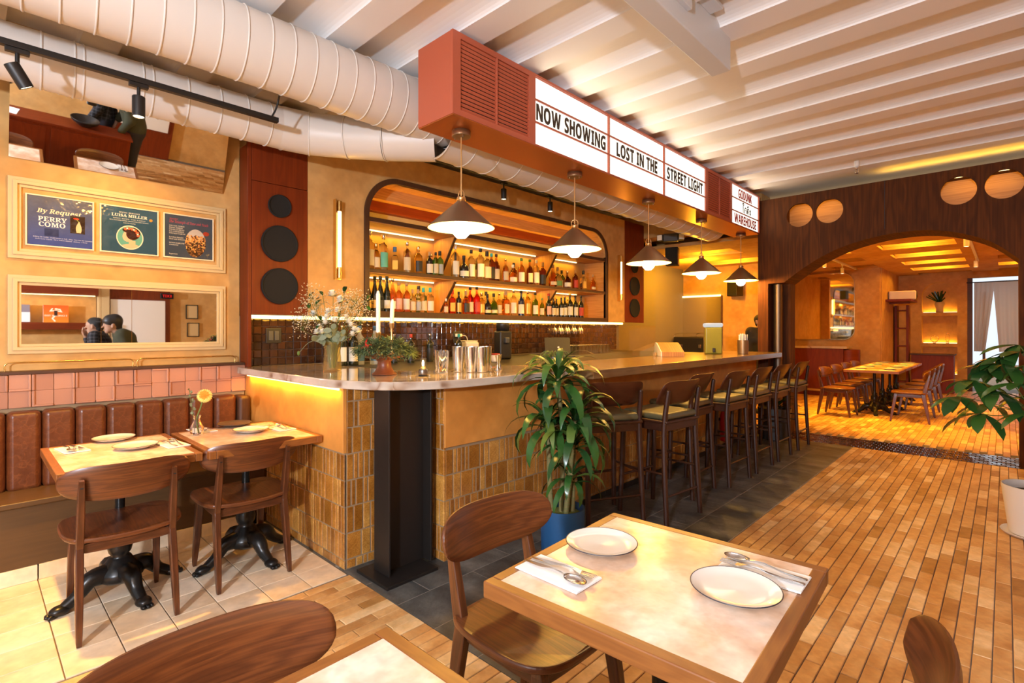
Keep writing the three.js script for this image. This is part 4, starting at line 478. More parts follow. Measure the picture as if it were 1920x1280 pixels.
const chair0 = (() => {
  const t = thing('dining_chair', 'dark walnut dining chair with curved backrest pulled to the first banquette table', 'chair', 0, 0, 0, 0, chairGroup);
  const s = new THREE.Shape(); s.moveTo(-0.19, -0.2); s.bezierCurveTo(-0.08, -0.235, 0.08, -0.235, 0.19, -0.2); s.bezierCurveTo(0.235, -0.18, 0.245, -0.05, 0.24, 0.06); s.bezierCurveTo(0.235, 0.17, 0.2, 0.215, 0.1, 0.222); s.bezierCurveTo(0.04, 0.226, -0.04, 0.226, -0.1, 0.222); s.bezierCurveTo(-0.2, 0.215, -0.235, 0.17, -0.24, 0.06); s.bezierCurveTo(-0.245, -0.05, -0.235, -0.18, -0.19, -0.2);
  const g = new THREE.ExtrudeGeometry(s, { depth: 0.006, bevelEnabled: true, bevelThickness: 0.009, bevelSize: 0.011, bevelOffset: -0.011, bevelSegments: 4, curveSegments: 14 }).rotateX(-Math.PI / 2).translate(0, 0.44, 0); const p = g.attributes.position; for (let i = 0; i < p.count; i++) { const x = p.getX(i) / 0.24, z = p.getZ(i) / 0.22; p.setY(i, p.getY(i) + 0.016 * (x * x) - 0.004 + 0.006 * z * z); } g.computeVertexNormals();
  part(t, 'seat', boxUV(g.scale(1, 1, -1).index ? g : flip(g), 'z'), M.walnut2);
  for (const sx of [-1, 1]) {
    part(t, 'leg', bar([sx * 0.185, 0.002, 0.228], [sx * 0.17, 0.437, 0.16], 0.026, 0.03, 0.042, 0.05), M.walnut);
    part(t, 'leg', merge([bar([sx * 0.186, 0.002, -0.245], [sx * 0.178, 0.45, -0.168], 0.026, 0.032, 0.034, 0.062), bar([sx * 0.178, 0.40, -0.172], [sx * 0.176, 0.735, -0.247], 0.034, 0.058, 0.026, 0.026)]), M.walnut);
    part(t, 'side_rail', bar([sx * 0.172, 0.408, -0.16], [sx * 0.168, 0.408, 0.16], 0.022, 0.05), M.walnut);
    for (const y of [0.675, 0.705]) part(t, 'screw_cap', new THREE.CylinderGeometry(0.0075, 0.0075, 0.004, 12).rotateX(Math.PI / 2 + 0.25).translate(sx * 0.176, y, -0.247 - (y - 0.69) * 0.22), M.black);
  }
  part(t, 'front_rail', bar([-0.165, 0.408, 0.165], [0.165, 0.408, 0.165], 0.05, 0.02), M.walnut); part(t, 'back_rail', bar([-0.17, 0.408, -0.175], [0.17, 0.408, -0.175], 0.05, 0.02), M.walnut);
  part(t, 'backrest', bentPanel(0.52, 0.172, 0.024, 0.066, { n: 3.4, m: 2.4, lean: -0.02, sag: 0.012 }).translate(0, 0.705, -0.238), M.walnut2);
  return t;
})();
function flip(g) { const q = g.index ? g.toNonIndexed() : g; for (const k of Object.keys(q.attributes)) { const a = q.attributes[k], n = a.itemSize; for (let i = 0; i < a.count; i += 3) for (let c = 0; c < n; c++) { const x = a.getComponent(i + 1, c); a.setComponent(i + 1, c, a.getComponent(i + 2, c)); a.setComponent(i + 2, c, x); } } q.computeVertexNormals(); return q; }
// faces -X (towards the banquette wall) at turn -PI/2
chair0.position.copy(P(-3.205, 0, 0.53)); chair0.rotation.y = -Math.PI / 2 - 0.03;
copyOf(chair0, 'dining_chair', 'dark walnut dining chair at the banquette table beside the tiled bar end', -3.265, 0, 1.108, -Math.PI / 2 + 0.02);
copyOf(chair0, 'dining_chair', 'walnut dining chair facing the marble-look table, its seat under the tabletop edge', -1.115, 0, 1.295, Math.PI / 2 + 0.03);
copyOf(chair0, 'dining_chair', 'walnut dining chair backrest seen large beside the cropped table corner', -0.96, 0, 0.325, Math.PI / 2 + 0.02);
copyOf(chair0, 'dining_chair', 'walnut dining chair across the cropped table, showing only in the tilted mirror', -0.30, 0, 0.31, -Math.PI / 2);
copyOf(chair0, 'dining_chair', 'walnut dining chair with only its rounded backrest showing beyond the set table', -0.32, 0, 1.225, -Math.PI / 2 - 0.04);
// bar stools
const stool0 = (() => {
  const t = thing('bar_stool', 'dark wooden bar stool with olive cushion standing by the blue planter', 'bar stool', 0, 0, 0, 0, 'bar stools along the counter');
  for (const sx of [-1, 1]) { part(t, 'leg', limb([[sx * 0.215, 0.001, 0.2], [sx * 0.205, 0.4, 0.185], [sx * 0.2, 0.71, 0.175]], [0.018, 0.02, 0.02], 8, 12), M.stoolWood); part(t, 'leg', limb([[sx * 0.222, 0.001, -0.225], [sx * 0.212, 0.45, -0.2], [sx * 0.205, 0.72, -0.195], [sx * 0.2, 0.96, -0.225]], [0.018, 0.02, 0.02, 0.017], 12, 12), M.stoolWood); part(t, 'stretcher', tube([[sx * 0.216, 0.36, -0.2], [sx * 0.208, 0.36, 0.185]], 0.009, 4, 8), M.stoolWood); part(t, 'side_rail', rbox(0.02, 0.06, 0.36, 0.004, 'z').translate(sx * 0.2, 0.7, -0.01), M.stoolWood); }
  part(t, 'footrest', tube([[-0.21, 0.28, 0.19], [0.21, 0.28, 0.19]], 0.01, 4, 8), M.stoolWood); part(t, 'stretcher', tube([[-0.214, 0.2, -0.212], [0.214, 0.2, -0.212]], 0.009, 4, 8), M.stoolWood); part(t, 'front_rail', rbox(0.4, 0.06, 0.02, 0.004).translate(0, 0.7, 0.175), M.stoolWood); part(t, 'back_rail', rbox(0.4, 0.06, 0.02, 0.004).translate(0, 0.7, -0.195), M.stoolWood);
  part(t, 'seat', rbox(0.44, 0.022, 0.43, 0.009, 'x', 3).translate(0, 0.737, -0.01), M.stoolWood);
  const c = new RoundedBoxGeometry(0.41, 0.05, 0.4, 6, 0.024), p = c.attributes.position; for (let i = 0; i < p.count; i++) if (p.getY(i) > 0) p.setY(i, p.getY(i) + 0.014 * (1 - (p.getX(i) / 0.21) ** 2) * (1 - (p.getZ(i) / 0.21) ** 2)); c.computeVertexNormals(); part(t, 'cushion', c.translate(0, 0.772, -0.01), M.olive);
  part(t, 'backrest', bentPanel(0.47, 0.185, 0.016, 0.05, { n: 9, m: 3.5, lean: -0.05 }).translate(0, 0.945, -0.222), M.stoolWood2);
  return t;
})();
const stools = [[-2.215, 3.31, -0.5, 'dark wooden bar stool with olive cushion standing by the blue planter'], [-1.955, 3.7, 0.12, 'second bar stool from the planter, turned square to the counter'], [-2.1, 4.36, 0.0, 'third bar stool from the planter, pushed in under the counter'], [-2.0, 4.93, 0.05, 'fourth bar stool from the planter, halfway along the counter'], [-1.99, 5.57, 0.02, 'fifth bar stool from the planter, before the red extinguisher'], [-1.985, 6.21, 0.0, 'second-last bar stool, just before the counter end'], [-1.985, 6.94, 0.0, 'last bar stool at the counter end beside the dark floor planter']];
stools.forEach(([X, D, a, label], i) => { const o = i ? copyOf(stool0, 'bar_stool', label, X, 0, D, -Math.PI / 2 + a) : stool0; if (!i) { o.position.copy(P(X, 0, D)); o.rotation.y = -Math.PI / 2 + a; } });
// pedestal tables
function table(name, label, X, D, w, d, turn, h = 0.762, group) {
  const t = thing(name, label, 'table', X, 0, D, turn, group), th = 0.042, e = 0.034;
  part(t, 'table_top', rbox(w - 2 * e + 0.004, 0.02, d - 2 * e + 0.004, 0.001).translate(0, h - 0.0105, 0), M.travertine);
  const o = shapeOf([[-w / 2, -d / 2], [w / 2, -d / 2], [w / 2, d / 2], [-w / 2, d / 2]]); o.holes.push(shapeOf([[-w / 2 + e, -d / 2 + e], [w / 2 - e, -d / 2 + e], [w / 2 - e, d / 2 - e], [-w / 2 + e, d / 2 - e]]));
  for (const [a, b, c, f, gr] of [[-w / 2, w / 2, d / 2 - e, d / 2, 'x'], [-w / 2, w / 2, -d / 2, -d / 2 + e, 'x'], [-w / 2, -w / 2 + e, -d / 2 + e, d / 2 - e, 'z'], [w / 2 - e, w / 2, -d / 2 + e, d / 2 - e, 'z']]) part(t, 'edging', rbox(b - a, th, f - c, 0.004, gr, 2).translate((a + b) / 2, h - th / 2, (c + f) / 2), M.tableEdge);
  part(t, 'underside', rbox(w - 2 * e, 0.02, d - 2 * e, 0).translate(0, h - 0.032, 0), M.shelf);
  part(t, 'column', merge([lathe([[0, 0.075], [0.07, 0.075], [0.105, 0.1], [0.1, 0.135], [0.075, 0.165], [0.055, 0.19], [0.05, 0.2], [0.038, 0.21], [0.05, 0.228], [0.056, 0.255], [0.05, 0.3], [0.03, 0.325], [0.04, 0.34], [0.022, 0.37], [0.022, 0.69], [0.06, 0.715], [0.06, 0.72]], 24), new THREE.BoxGeometry(0.28, 0.012, 0.28).translate(0, h - 0.048, 0)]), M.iron);
  const foot = merge([limb([[0.05, 0.13, 0], [0.13, 0.125, 0], [0.18, 0.07, 0], [0.24, 0.03, 0]], [0.05, 0.044, 0.032, 0.026], 14, 10), new THREE.SphereGeometry(0.036, 14, 10).scale(1.25, 0.72, 1).translate(0.255, 0.026, 0), new THREE.SphereGeometry(0.011, 8, 6).scale(1.6, 1, 1).translate(0.293, 0.012, 0.018), new THREE.SphereGeometry(0.011, 8, 6).scale(1.6, 1, 1).translate(0.299, 0.012, 0), new THREE.SphereGeometry(0.011, 8, 6).scale(1.6, 1, 1).translate(0.293, 0.012, -0.018)]);
  for (let k = 0; k < 4; k++) part(t, 'foot', foot, M.iron).rotation.y = 0.22 + k * Math.PI / 2;
  return t;
}
const tblL = table('dining_table', 'narrow banquette table with two cream plates, farther from the bar', -3.42, 0.558, 0.75, 0.58, 0); table('dining_table', 'banquette table pushed against the bar end, with the flower vase on it', -3.40, 1.183, 0.75, 0.62, 0);
table('dining_table', 'set dining table with two white plates and wooden edging in front of the bar', -0.655, 1.252, 0.655, 0.66, 0.05); table('dining_table', 'cropped dining table corner beside the large chair backrest', -0.635, 0.305, 0.655, 0.655, 0.02);
// plates, napkins, cutlery
const plate0 = (() => { const t = thing('plate', 'round white plate with dark rim on the set table, beside the first napkin', 'plate', 0, 0, 0, 0); part(t, 'dish', lathe([[0, 0.004], [0.055, 0.004], [0.062, 0], [0.066, 0.003], [0.092, 0.011], [0.1035, 0.0175], [0.1025, 0.0195], [0.09, 0.0135], [0.066, 0.0085], [0, 0.0075]], 56), M.porcelain); part(t, 'rim', new THREE.TorusGeometry(0.1032, 0.0014, 8, 64).rotateX(Math.PI / 2).translate(0, 0.0188, 0), M.rim); return t; })();
const PT = 0.763; plate0.position.copy(P(-0.862, PT, 1.287));
copyOf(plate0, 'plate', 'round white plate with dark rim overlapping the napkin with fork and spoon', -0.475, PT, 1.285);
copyOf(plate0, 'plate', 'cream plate at the back of the first banquette table, next to the cushions', -3.765, PT, 0.585); copyOf(plate0, 'plate', 'cream plate at the front of the first banquette table, beside fork and spoon', -3.435, PT, 0.63);
copyOf(plate0, 'plate', 'cream plate on the banquette table against the bar, in front of the brown plate', -3.457, PT, 1.235);
{ const t = thing('plate', 'dark brown plate at the back of the banquette table against the bar', 'plate', -3.757, PT, 1.235); part(t, 'dish', plate0.children[0].geometry, M.brownPlate); part(t, 'rim', plate0.children[1].geometry, M.brownPlate); }
const napkin0 = (() => { const t = thing('napkin', 'folded white paper napkin under gold-lit spoon and fork', 'napkin'); part(t, 'fold', rbox(0.205, 0.0022, 0.11, 0.001).translate(0, 0.0011, 0), M.paper); const f = part(t, 'fold', rbox(0.203, 0.0018, 0.108, 0.0009).translate(0, 0.0032, 0), M.paper); f.rotation.y = 0.012; return t; })();
function bendBy(g, fn) { const p = g.attributes.position; for (let i = 0; i < p.count; i++) p.setY(i, p.getY(i) + fn(p.getX(i))); g.computeVertexNormals(); return g; }
const spoonG = (() => { const s = new THREE.Shape(); s.moveTo(-0.1, -0.0065); s.quadraticCurveTo(-0.106, 0, -0.1, 0.0065); s.bezierCurveTo(-0.06, 0.0055, -0.02, 0.003, 0.045, 0.0026); s.lineTo(0.045, -0.0026); s.bezierCurveTo(-0.02, -0.003, -0.06, -0.0055, -0.1, -0.0065); const h = extrude(s, 0.0022, 0.0007, 8).rotateX(-Math.PI / 2), bowl = new THREE.SphereGeometry(1, 22, 10, 0, Math.PI * 2, Math.PI / 2, Math.PI / 2); bowl.scale(0.034, 0.01, 0.021); const inner = bowl.clone().scale(0.95, 0.9, 0.93); const ip = flip(inner.toNonIndexed()); return bendBy(merge([h.toNonIndexed(), bowl.clone().translate(0.073, 0.0045, 0), ip.translate(0.073, 0.0045, 0)]), (x) => 0.004 + (x < 0.05 ? 0.010 * Math.exp(-(((x - 0.01) / 0.04) ** 2)) : 0.004)); })();
const forkG = (() => { const s = new THREE.Shape(); s.moveTo(-0.1, -0.0065); s.quadraticCurveTo(-0.106, 0, -0.1, 0.0065); s.bezierCurveTo(-0.06, 0.0055, -0.02, 0.003, 0.03, 0.0028); s.bezierCurveTo(0.045, 0.003, 0.045, 0.0125, 0.055, 0.0125); for (let k = 0; k < 4; k++) { const z = 0.0125 - k * 0.0068; s.lineTo(0.1, z - 0.0006); s.lineTo(0.101, z - 0.0022); s.lineTo(0.1, z - 0.0038); s.lineTo(0.062, z - 0.0044); if (k < 3) s.lineTo(0.062, z - 0.0068); } s.lineTo(0.055, -0.0125); s.bezierCurveTo(0.045, -0.0125, 0.045, -0.003, 0.03, -0.0028); s.bezierCurveTo(-0.02, -0.003, -0.06, -0.0055, -0.1, -0.0065); return bendBy(extrude(s, 0.002, 0.0005, 6).rotateX(-Math.PI / 2), (x) => 0.003 + 0.011 * Math.exp(-(((x - 0.02) / 0.035) ** 2)) + (x > 0.05 ? (x - 0.05) * 0.14 : 0)); })();
function setting(X, D, turn, where, flipped) {   // napkin with a fork and a spoon laid on it
  const n = copyOf(napkin0, 'napkin', 'folded white napkin ' + where, X, PT, D, turn), v = (dx, dz) => new THREE.Vector3(dx, 0, dz).applyAxisAngle(new THREE.Vector3(0, 1, 0), turn), y = PT + 0.0045;
  for (const [kind, g, dz, dx] of [['fork', forkG, -0.018, 0.0], ['spoon', spoonG, 0.018, 0.0]]) { const o = v(flipped ? dx : dx, flipped ? -dz : dz), m = solo(kind, g, M.cutlery, 'steel ' + kind + ' on the napkin ' + where, kind); m.position.set(X + o.x, y, -D + o.z); m.rotation.y = turn + (kind === 'fork' ? 0.05 : -0.05) + (flipped ? Math.PI : 0); }
  return n;
}
setting(-0.852, 1.068, 0.0, 'in front of the table chair'); setting(-0.462, 1.44, 0.0 + 0.03, 'behind the second plate', true);
setting(-3.62, 0.385, 0.12, 'at the free end of the first banquette table'); setting(-3.38, 0.79, 0.1, 'where the two banquette tables meet', true); setting(-3.72, 1.03, 0.1, 'beside the glass flower vase'); setting(-3.43, 1.405, 0.1, 'at the bar end of the banquette table', true);

// rear room dining row
{
  const labels = ['first', 'second', 'third', 'last'];
  for (let i = 0; i < 4; i++) { const D = 10.55 + i * 0.8; table('dining_table', labels[i] + ' table of the rear room dining row, counted from the arch', -1.6, D, 0.76, 0.72, 0, 0.75); copyOf(chair0, 'dining_chair', labels[i] + ' chair on the rear wall side of the rear dining row', -2.02, 0, D - 0.55, Math.PI / 2 + 0.1, 'rear room chairs'); copyOf(chair0, 'dining_chair', labels[i] + ' chair on the door side of the rear dining row', -1.08, 0, D - 0.5, -Math.PI / 2 - 0.1, 'rear room chairs');
    for (const sx of [-1, 1]) { copyOf(plate0, 'plate', 'plate on the ' + labels[i] + ' rear table, ' + (sx < 0 ? 'wall' : 'door') + ' side', -1.6 + sx * 0.2, 0.751, D + 0.05, 0, 'plates on the rear tables'); copyOf(napkin0, 'napkin', 'napkin on the ' + labels[i] + ' rear table, ' + (sx < 0 ? 'wall' : 'door') + ' side', -1.6 + sx * 0.2, 0.751, D - 0.22, 0, 'napkins on the rear tables'); } }
}
// ------------------------------------------------------------------ bottles on the lit shelves
const liquid = (r, g, b, d = 0.03) => phy(0xffffff, 0.04, { transmission: 1, thickness: 0.05, ior: 1.38, attenuationColor: lin(r, g, b), attenuationDistance: d });
const BG = { clear: phy(lin(0.98, 0.98, 0.95), 0.03, { transmission: 1, thickness: 0.04, ior: 1.3, attenuationColor: lin(0.97, 0.96, 0.85), attenuationDistance: 0.25 }), teal: liquid(0.35, 0.9, 0.75, 0.05), amber: liquid(0.95, 0.5, 0.1, 0.05), brown: liquid(0.45, 0.14, 0.03, 0.05), green: liquid(0.2, 0.5, 0.06, 0.06), rose: liquid(0.95, 0.42, 0.2, 0.06), red: liquid(0.9, 0.05, 0.03, 0.05), yellow: liquid(0.98, 0.8, 0.15, 0.06), black: phy(lin(0.012, 0.012, 0.012), 0.08, { clearcoat: 0.8 }), wine: phy(lin(0.012, 0.016, 0.006), 0.06, { clearcoat: 0.9 }), blue: phy(lin(0.01, 0.02, 0.06), 0.08, { clearcoat: 0.8 }), frost: phy(lin(0.75, 0.8, 0.85), 0.5, { transmission: 0.7, thickness: 0.03 }) };
const LB = { white: std(lin(0.72, 0.68, 0.58), 0.7), cream: std(lin(0.66, 0.55, 0.36), 0.7), teal: std(lin(0.12, 0.45, 0.33), 0.6), black: std(lin(0.02, 0.02, 0.02), 0.5), red: std(lin(0.5, 0.05, 0.03), 0.6), pink: std(lin(0.72, 0.4, 0.32), 0.7), grey: std(lin(0.4, 0.42, 0.46), 0.7), gold: std(lin(0.6, 0.38, 0.1), 0.4, { metalness: 0.4 }), green: std(lin(0.1, 0.25, 0.07), 0.6), blue: std(lin(0.05, 0.15, 0.32), 0.5) };
const CP = { cork: std(lin(0.42, 0.27, 0.14), 0.8), black: M.black, white: M.white, blue: LB.blue, red: LB.red, gold: M.gold, green: LB.green, teal: std(lin(0.03, 0.4, 0.42), 0.5), silver: M.chrome, brown: std(lin(0.08, 0.04, 0.02), 0.5) };
const PROF = { // [radius, height] in units of the bottle's height, neck last
  tall: [[0.115, 0], [0.122, 0.015], [0.122, 0.62], [0.115, 0.69], [0.06, 0.76], [0.042, 0.8], [0.042, 0.92], [0.048, 0.93], [0.048, 0.95]], gin: [[0.135, 0], [0.145, 0.02], [0.15, 0.58], [0.14, 0.66], [0.07, 0.73], [0.05, 0.76], [0.05, 0.85], [0.058, 0.86], [0.058, 0.9]],
  flute: [[0.105, 0], [0.11, 0.015], [0.11, 0.4], [0.1, 0.5], [0.06, 0.68], [0.042, 0.78], [0.04, 0.95], [0.044, 0.96], [0.044, 0.97]], wine: [[0.118, 0], [0.125, 0.02], [0.125, 0.56], [0.11, 0.64], [0.055, 0.72], [0.045, 0.76], [0.045, 0.94], [0.05, 0.95], [0.05, 0.97]],
  squat: [[0.2, 0], [0.215, 0.03], [0.22, 0.4], [0.2, 0.52], [0.1, 0.62], [0.06, 0.68], [0.055, 0.84], [0.066, 0.85], [0.066, 0.9]], round: [[0.13, 0], [0.165, 0.04], [0.18, 0.3], [0.17, 0.48], [0.09, 0.62], [0.055, 0.7], [0.052, 0.86], [0.062, 0.87], [0.062, 0.91]],
  square: [[0.16, 0], [0.17, 0.02], [0.17, 0.56], [0.155, 0.62], [0.07, 0.68], [0.06, 0.72], [0.06, 0.84], [0.07, 0.85], [0.07, 0.88]],
};
const bottleProto = new Map();
function bottleMeshes(kind, glass, label, cap) {
  const key = [kind, glass, label, cap].join(); if (bottleProto.has(key)) return bottleProto.get(key);
  const pr = PROF[kind], seg = kind === 'square' ? 4 : 20, g = lathe([[0, 0], ...pr, [0, pr[pr.length - 1][1]]], seg); if (kind === 'square') g.rotateY(Math.PI / 4);
  const gg = kind === 'square' ? toCreasedNormals(g, 0.4) : g, rw = pr[2][0] * (kind === 'square' ? 0.76 : 1) + 0.002, top = pr[pr.length - 1][1], y0 = 0.1, y1 = pr[2][1] * 0.82;
  const lb = kind === 'square' ? new THREE.BoxGeometry(rw * 1.5, y1 - y0, 0.004).translate(0, (y0 + y1) / 2, rw * 0.94 * 0.985 + 0.002) : new THREE.CylinderGeometry(rw, rw, y1 - y0, 14, 1, true, -1.05, 2.1).translate(0, (y0 + y1) / 2, 0);
  const rn = pr[pr.length - 1][0]; const v = [['glass', gg, BG[glass]], ['label', lb, LB[label]], ['cap', lathe([[0, top - 0.07], [rn + 0.003, top - 0.07], [rn + 0.004, 0.995], [rn * 0.9, 1], [0, 1]], 14), CP[cap]]]; bottleProto.set(key, v); return v;
}
function bottle(X, Y, D, h, kind, glass, label, cap, words, group) {
  const t = thing('bottle', words, 'bottle', X, Y, D, Math.PI / 2 + ((D * 7.3) % 0.6) - 0.75, group); for (const [n, g, m] of bottleMeshes(kind, glass, label, cap)) { const o = part(t, n, g, m); o.scale.setScalar(h); } return t;
}
{
  const up = [[2.627, .37, 'tall', 'clear', 'white', 'silver', 'tall clear bottle with white label, first on the upper shelf'], [2.70, .26, 'gin', 'yellow', 'cream', 'gold', 'short yellow bottle second on the upper shelf'], [2.785, .35, 'tall', 'clear', 'teal', 'silver', 'clear bottle with a teal label on the upper shelf'], [2.915, .25, 'square', 'clear', 'gold', 'blue', 'square clear bottle with a blue cap on the upper shelf'], [3.07, .32, 'tall', 'clear', 'cream', 'silver', 'tall clear bottle after the square one on the upper shelf'], [3.205, .29, 'gin', 'yellow', 'black', 'gold', 'pale yellow bottle with a dark round label, upper shelf'], [3.345, .25, 'gin', 'black', 'white', 'cork', 'black bottle with a white label and cork, upper shelf'], [3.415, .25, 'tall', 'green', 'cream', 'black', 'slim greenish bottle beside the teal gin bottle'], [3.49, .275, 'gin', 'teal', 'grey', 'black', 'teal gin bottle before the first shelf bracket'],
    [3.69, .36, 'tall', 'clear', 'white', 'white', 'tall clear bottle with white cap just past the first bracket'], [3.82, .26, 'squat', 'black', 'white', 'black', 'squat black bottle with a pale diamond label'], [3.945, .34, 'tall', 'clear', 'white', 'black', 'clear bottle with black neck, first of the matching pair'], [4.07, .37, 'tall', 'clear', 'white', 'black', 'clear bottle with black neck, second of the matching pair'], [4.19, .35, 'gin', 'clear', 'cream', 'black', 'clear bottle with half-silver label after the pair'], [4.265, .335, 'tall', 'brown', 'black', 'teal', 'slim bottle with a dark teal cap, upper shelf'], [4.345, .335, 'wine', 'brown', 'cream', 'brown', 'dark brown bottle with a cream and blue label'], [4.475, .29, 'wine', 'amber', 'cream', 'gold', 'amber bottle with gold neck, upper shelf'], [4.635, .235, 'squat', 'amber', 'white', 'white', 'short amber whisky bottle with pale stopper'], [4.785, .33, 'wine', 'amber', 'white', 'green', 'amber bottle with green cap, upper shelf'], [4.92, .325, 'wine', 'brown', 'cream', 'green', 'brown bottle with cream label and green neck'], [5.045, .33, 'tall', 'clear', 'white', 'white', 'pale bottle with a long white label before the second bracket'], [5.185, .315, 'gin', 'brown', 'black', 'cork', 'whisky bottle with a round dark label by the second bracket'], [5.40, .31, 'round', 'amber', 'cream', 'cork', 'amber round-shouldered bottle just past the second bracket'], [5.50, .28, 'squat', 'clear', 'green', 'cork', 'round clear bottle with a green band'], [5.70, .25, 'squat', 'brown', 'white', 'gold', 'squat dark rum bottle near the end of the upper shelf'], [5.905, .28, 'gin', 'brown', 'red', 'cork', 'red-brown bottle near the end of the upper shelf'], [6.07, .28, 'square', 'clear', 'gold', 'black', 'clear bottle with a black cap near the shelf end'], [6.31, .245, 'round', 'amber', 'cream', 'cork', 'last small amber bottle at the end of the upper shelf']];
  const lo = [[2.62, .33, 'flute', 'wine', 'gold', 'black', 'dark flute bottle with a yellow label, first on the lower shelf'], [2.69, .34, 'flute', 'wine', 'gold', 'black', 'second dark flute bottle on the lower shelf'], [2.755, .345, 'flute', 'wine', 'black', 'black', 'third dark flute bottle on the lower shelf'], [2.825, .35, 'flute', 'wine', 'white', 'black', 'dark flute bottle with black, white and red label'], [2.895, .335, 'flute', 'rose', 'white', 'silver', 'rose flute bottle with a white cap'], [2.96, .30, 'wine', 'rose', 'pink', 'cork', 'first orange rose bottle with a round pink label'], [3.05, .30, 'wine', 'rose', 'white', 'cork', 'second orange rose bottle with a round white label'], [3.125, .24, 'gin', 'clear', 'cream', 'cork', 'short clear tequila bottle with a cream label'], [3.20, .245, 'gin', 'clear', 'grey', 'cork', 'short clear tequila bottle with a grey label'], [3.275, .265, 'gin', 'clear', 'cream', 'teal', 'clear bottle with teal neck band behind the tequila'], [3.36, .27, 'gin', 'clear', 'white', 'teal', 'clear bottle with teal neck band by the first bracket'],
    [3.56, .165, 'gin', 'rose', 'cream', 'white', 'small orange bottle behind the first bracket'], [3.66, .27, 'square', 'red', 'gold', 'red', 'square red liqueur bottle with a red stopper'], [3.755, .25, 'tall', 'black', 'gold', 'black', 'black bottle with a wavy gold label'], [3.85, .26, 'gin', 'amber', 'black', 'cork', 'amber bottle with black and gold label'], [3.925, .31, 'wine', 'red', 'cream', 'black', 'first red aperitif bottle on the lower shelf'], [4.015, .32, 'wine', 'red', 'red', 'black', 'second red aperitif bottle on the lower shelf'], [4.09, .26, 'gin', 'yellow', 'gold', 'gold', 'yellow liqueur bottle after the red ones'], [4.18, .245, 'round', 'black', 'cream', 'black', 'small dark liqueur bottle with a round label'], [4.30, .26, 'round', 'green', 'cream', 'black', 'small bright green liqueur bottle'], [4.395, .27, 'wine', 'yellow', 'cream', 'gold', 'yellow bottle with gold cap, lower shelf'], [4.50, .305, 'square', 'amber', 'cream', 'cork', 'tall square amber bottle, lower shelf'], [4.625, .32, 'tall', 'clear', 'white', 'silver', 'tall clear ribbed bottle, lower shelf'], [4.77, .32, 'wine', 'blue', 'white', 'black', 'dark blue bottle with white label'], [4.905, .32, 'tall', 'yellow', 'gold', 'gold', 'tall golden yellow bottle'], [5.045, .31, 'wine', 'green', 'white', 'black', 'green vermouth bottle with a large white label'], [5.185, .245, 'wine', 'green', 'cream', 'green', 'small green bottle by the second bracket'], [5.32, .31, 'wine', 'wine', 'pink', 'red', 'dark vermouth bottle with a red cap'], [5.40, .265, 'wine', 'wine', 'cream', 'gold', 'wine bottle with a gold capsule, first of the end row'], [5.48, .262, 'wine', 'wine', 'cream', 'gold', 'wine bottle with a gold capsule, second of the end row'], [5.565, .28, 'wine', 'wine', 'white', 'gold', 'wine bottle with a gold capsule, third of the end row'], [5.665, .293, 'wine', 'wine', 'white', 'gold', 'wine bottle with a gold capsule, fourth of the end row'], [5.785, .335, 'wine', 'wine', 'white', 'gold', 'tall wine bottle with a copper capsule in the end row'], [5.905, .32, 'wine', 'wine', 'white', 'black', 'wine bottle with a black capsule in the end row'], [6.03, .318, 'wine', 'wine', 'red', 'black', 'last wine bottle of the lower shelf, with a red label']];
  const r = rng(90); for (const b of up) bottle(-4.37 - r() * 0.03, 1.9805, b[0], b[1], ...b.slice(2), 'bottles on the upper shelf'); for (const b of lo) bottle(-4.37 - r() * 0.03, 1.5835, b[0], b[1], ...b.slice(2), 'bottles on the lower shelf');
  for (let i = 0; i < 22; i++) { const D = 2.66 + i * 0.163 + r() * 0.04; if (Math.abs(D - 3.615) < 0.09 || Math.abs(D - 5.345) < 0.09) continue; const y = i % 2 ? 1.9805 : 1.5835, k = ['tall', 'gin', 'wine'][i % 3]; bottle(-4.54, y, D, 0.24 + r() * 0.06, k, ['clear', 'amber', 'yellow', 'brown', 'green'][i % 5], ['cream', 'white', 'gold'][i % 3], ['cork', 'black', 'gold'][i % 3], 'half-hidden bottle in the rear row of the ' + (i % 2 ? 'upper' : 'lower') + ' shelf', 'rear row bottles, ' + (i % 2 ? 'upper' : 'lower') + ' shelf'); }
  // on the service counter
  bottle(-3.985, 1.1125, 2.30, .33, 'tall', 'frost', 'blue', 'blue', 'first frosted vodka bottle with blue neck on the bar mat'); bottle(-3.94, 1.1125, 2.42, .33, 'tall', 'frost', 'blue', 'blue', 'second frosted vodka bottle with blue neck on the bar mat'); bottle(-4.0, 1.1125, 2.15, .33, 'wine', 'wine', 'white', 'gold', 'first white-labelled bottle behind the flower vase'); bottle(-3.97, 1.1125, 2.235, .33, 'wine', 'wine', 'white', 'gold', 'second white-labelled bottle behind the flower vase');
  for (const [D, X, cap, words] of [[2.62, -3.95, 'silver', 'dark bottle with a steel pourer behind the tall candle'], [2.78, -3.92, 'red', 'bottle with red capsule behind the evergreen bowl'], [2.98, -3.9, 'silver', 'small dark bottle with pourer between the candles'], [3.3, -3.86, 'teal', 'bottle with a blue cap behind the evergreen bowl']]) bottle(X, 1.1005, D, .27, 'tall', 'wine', 'black', cap, words);
}
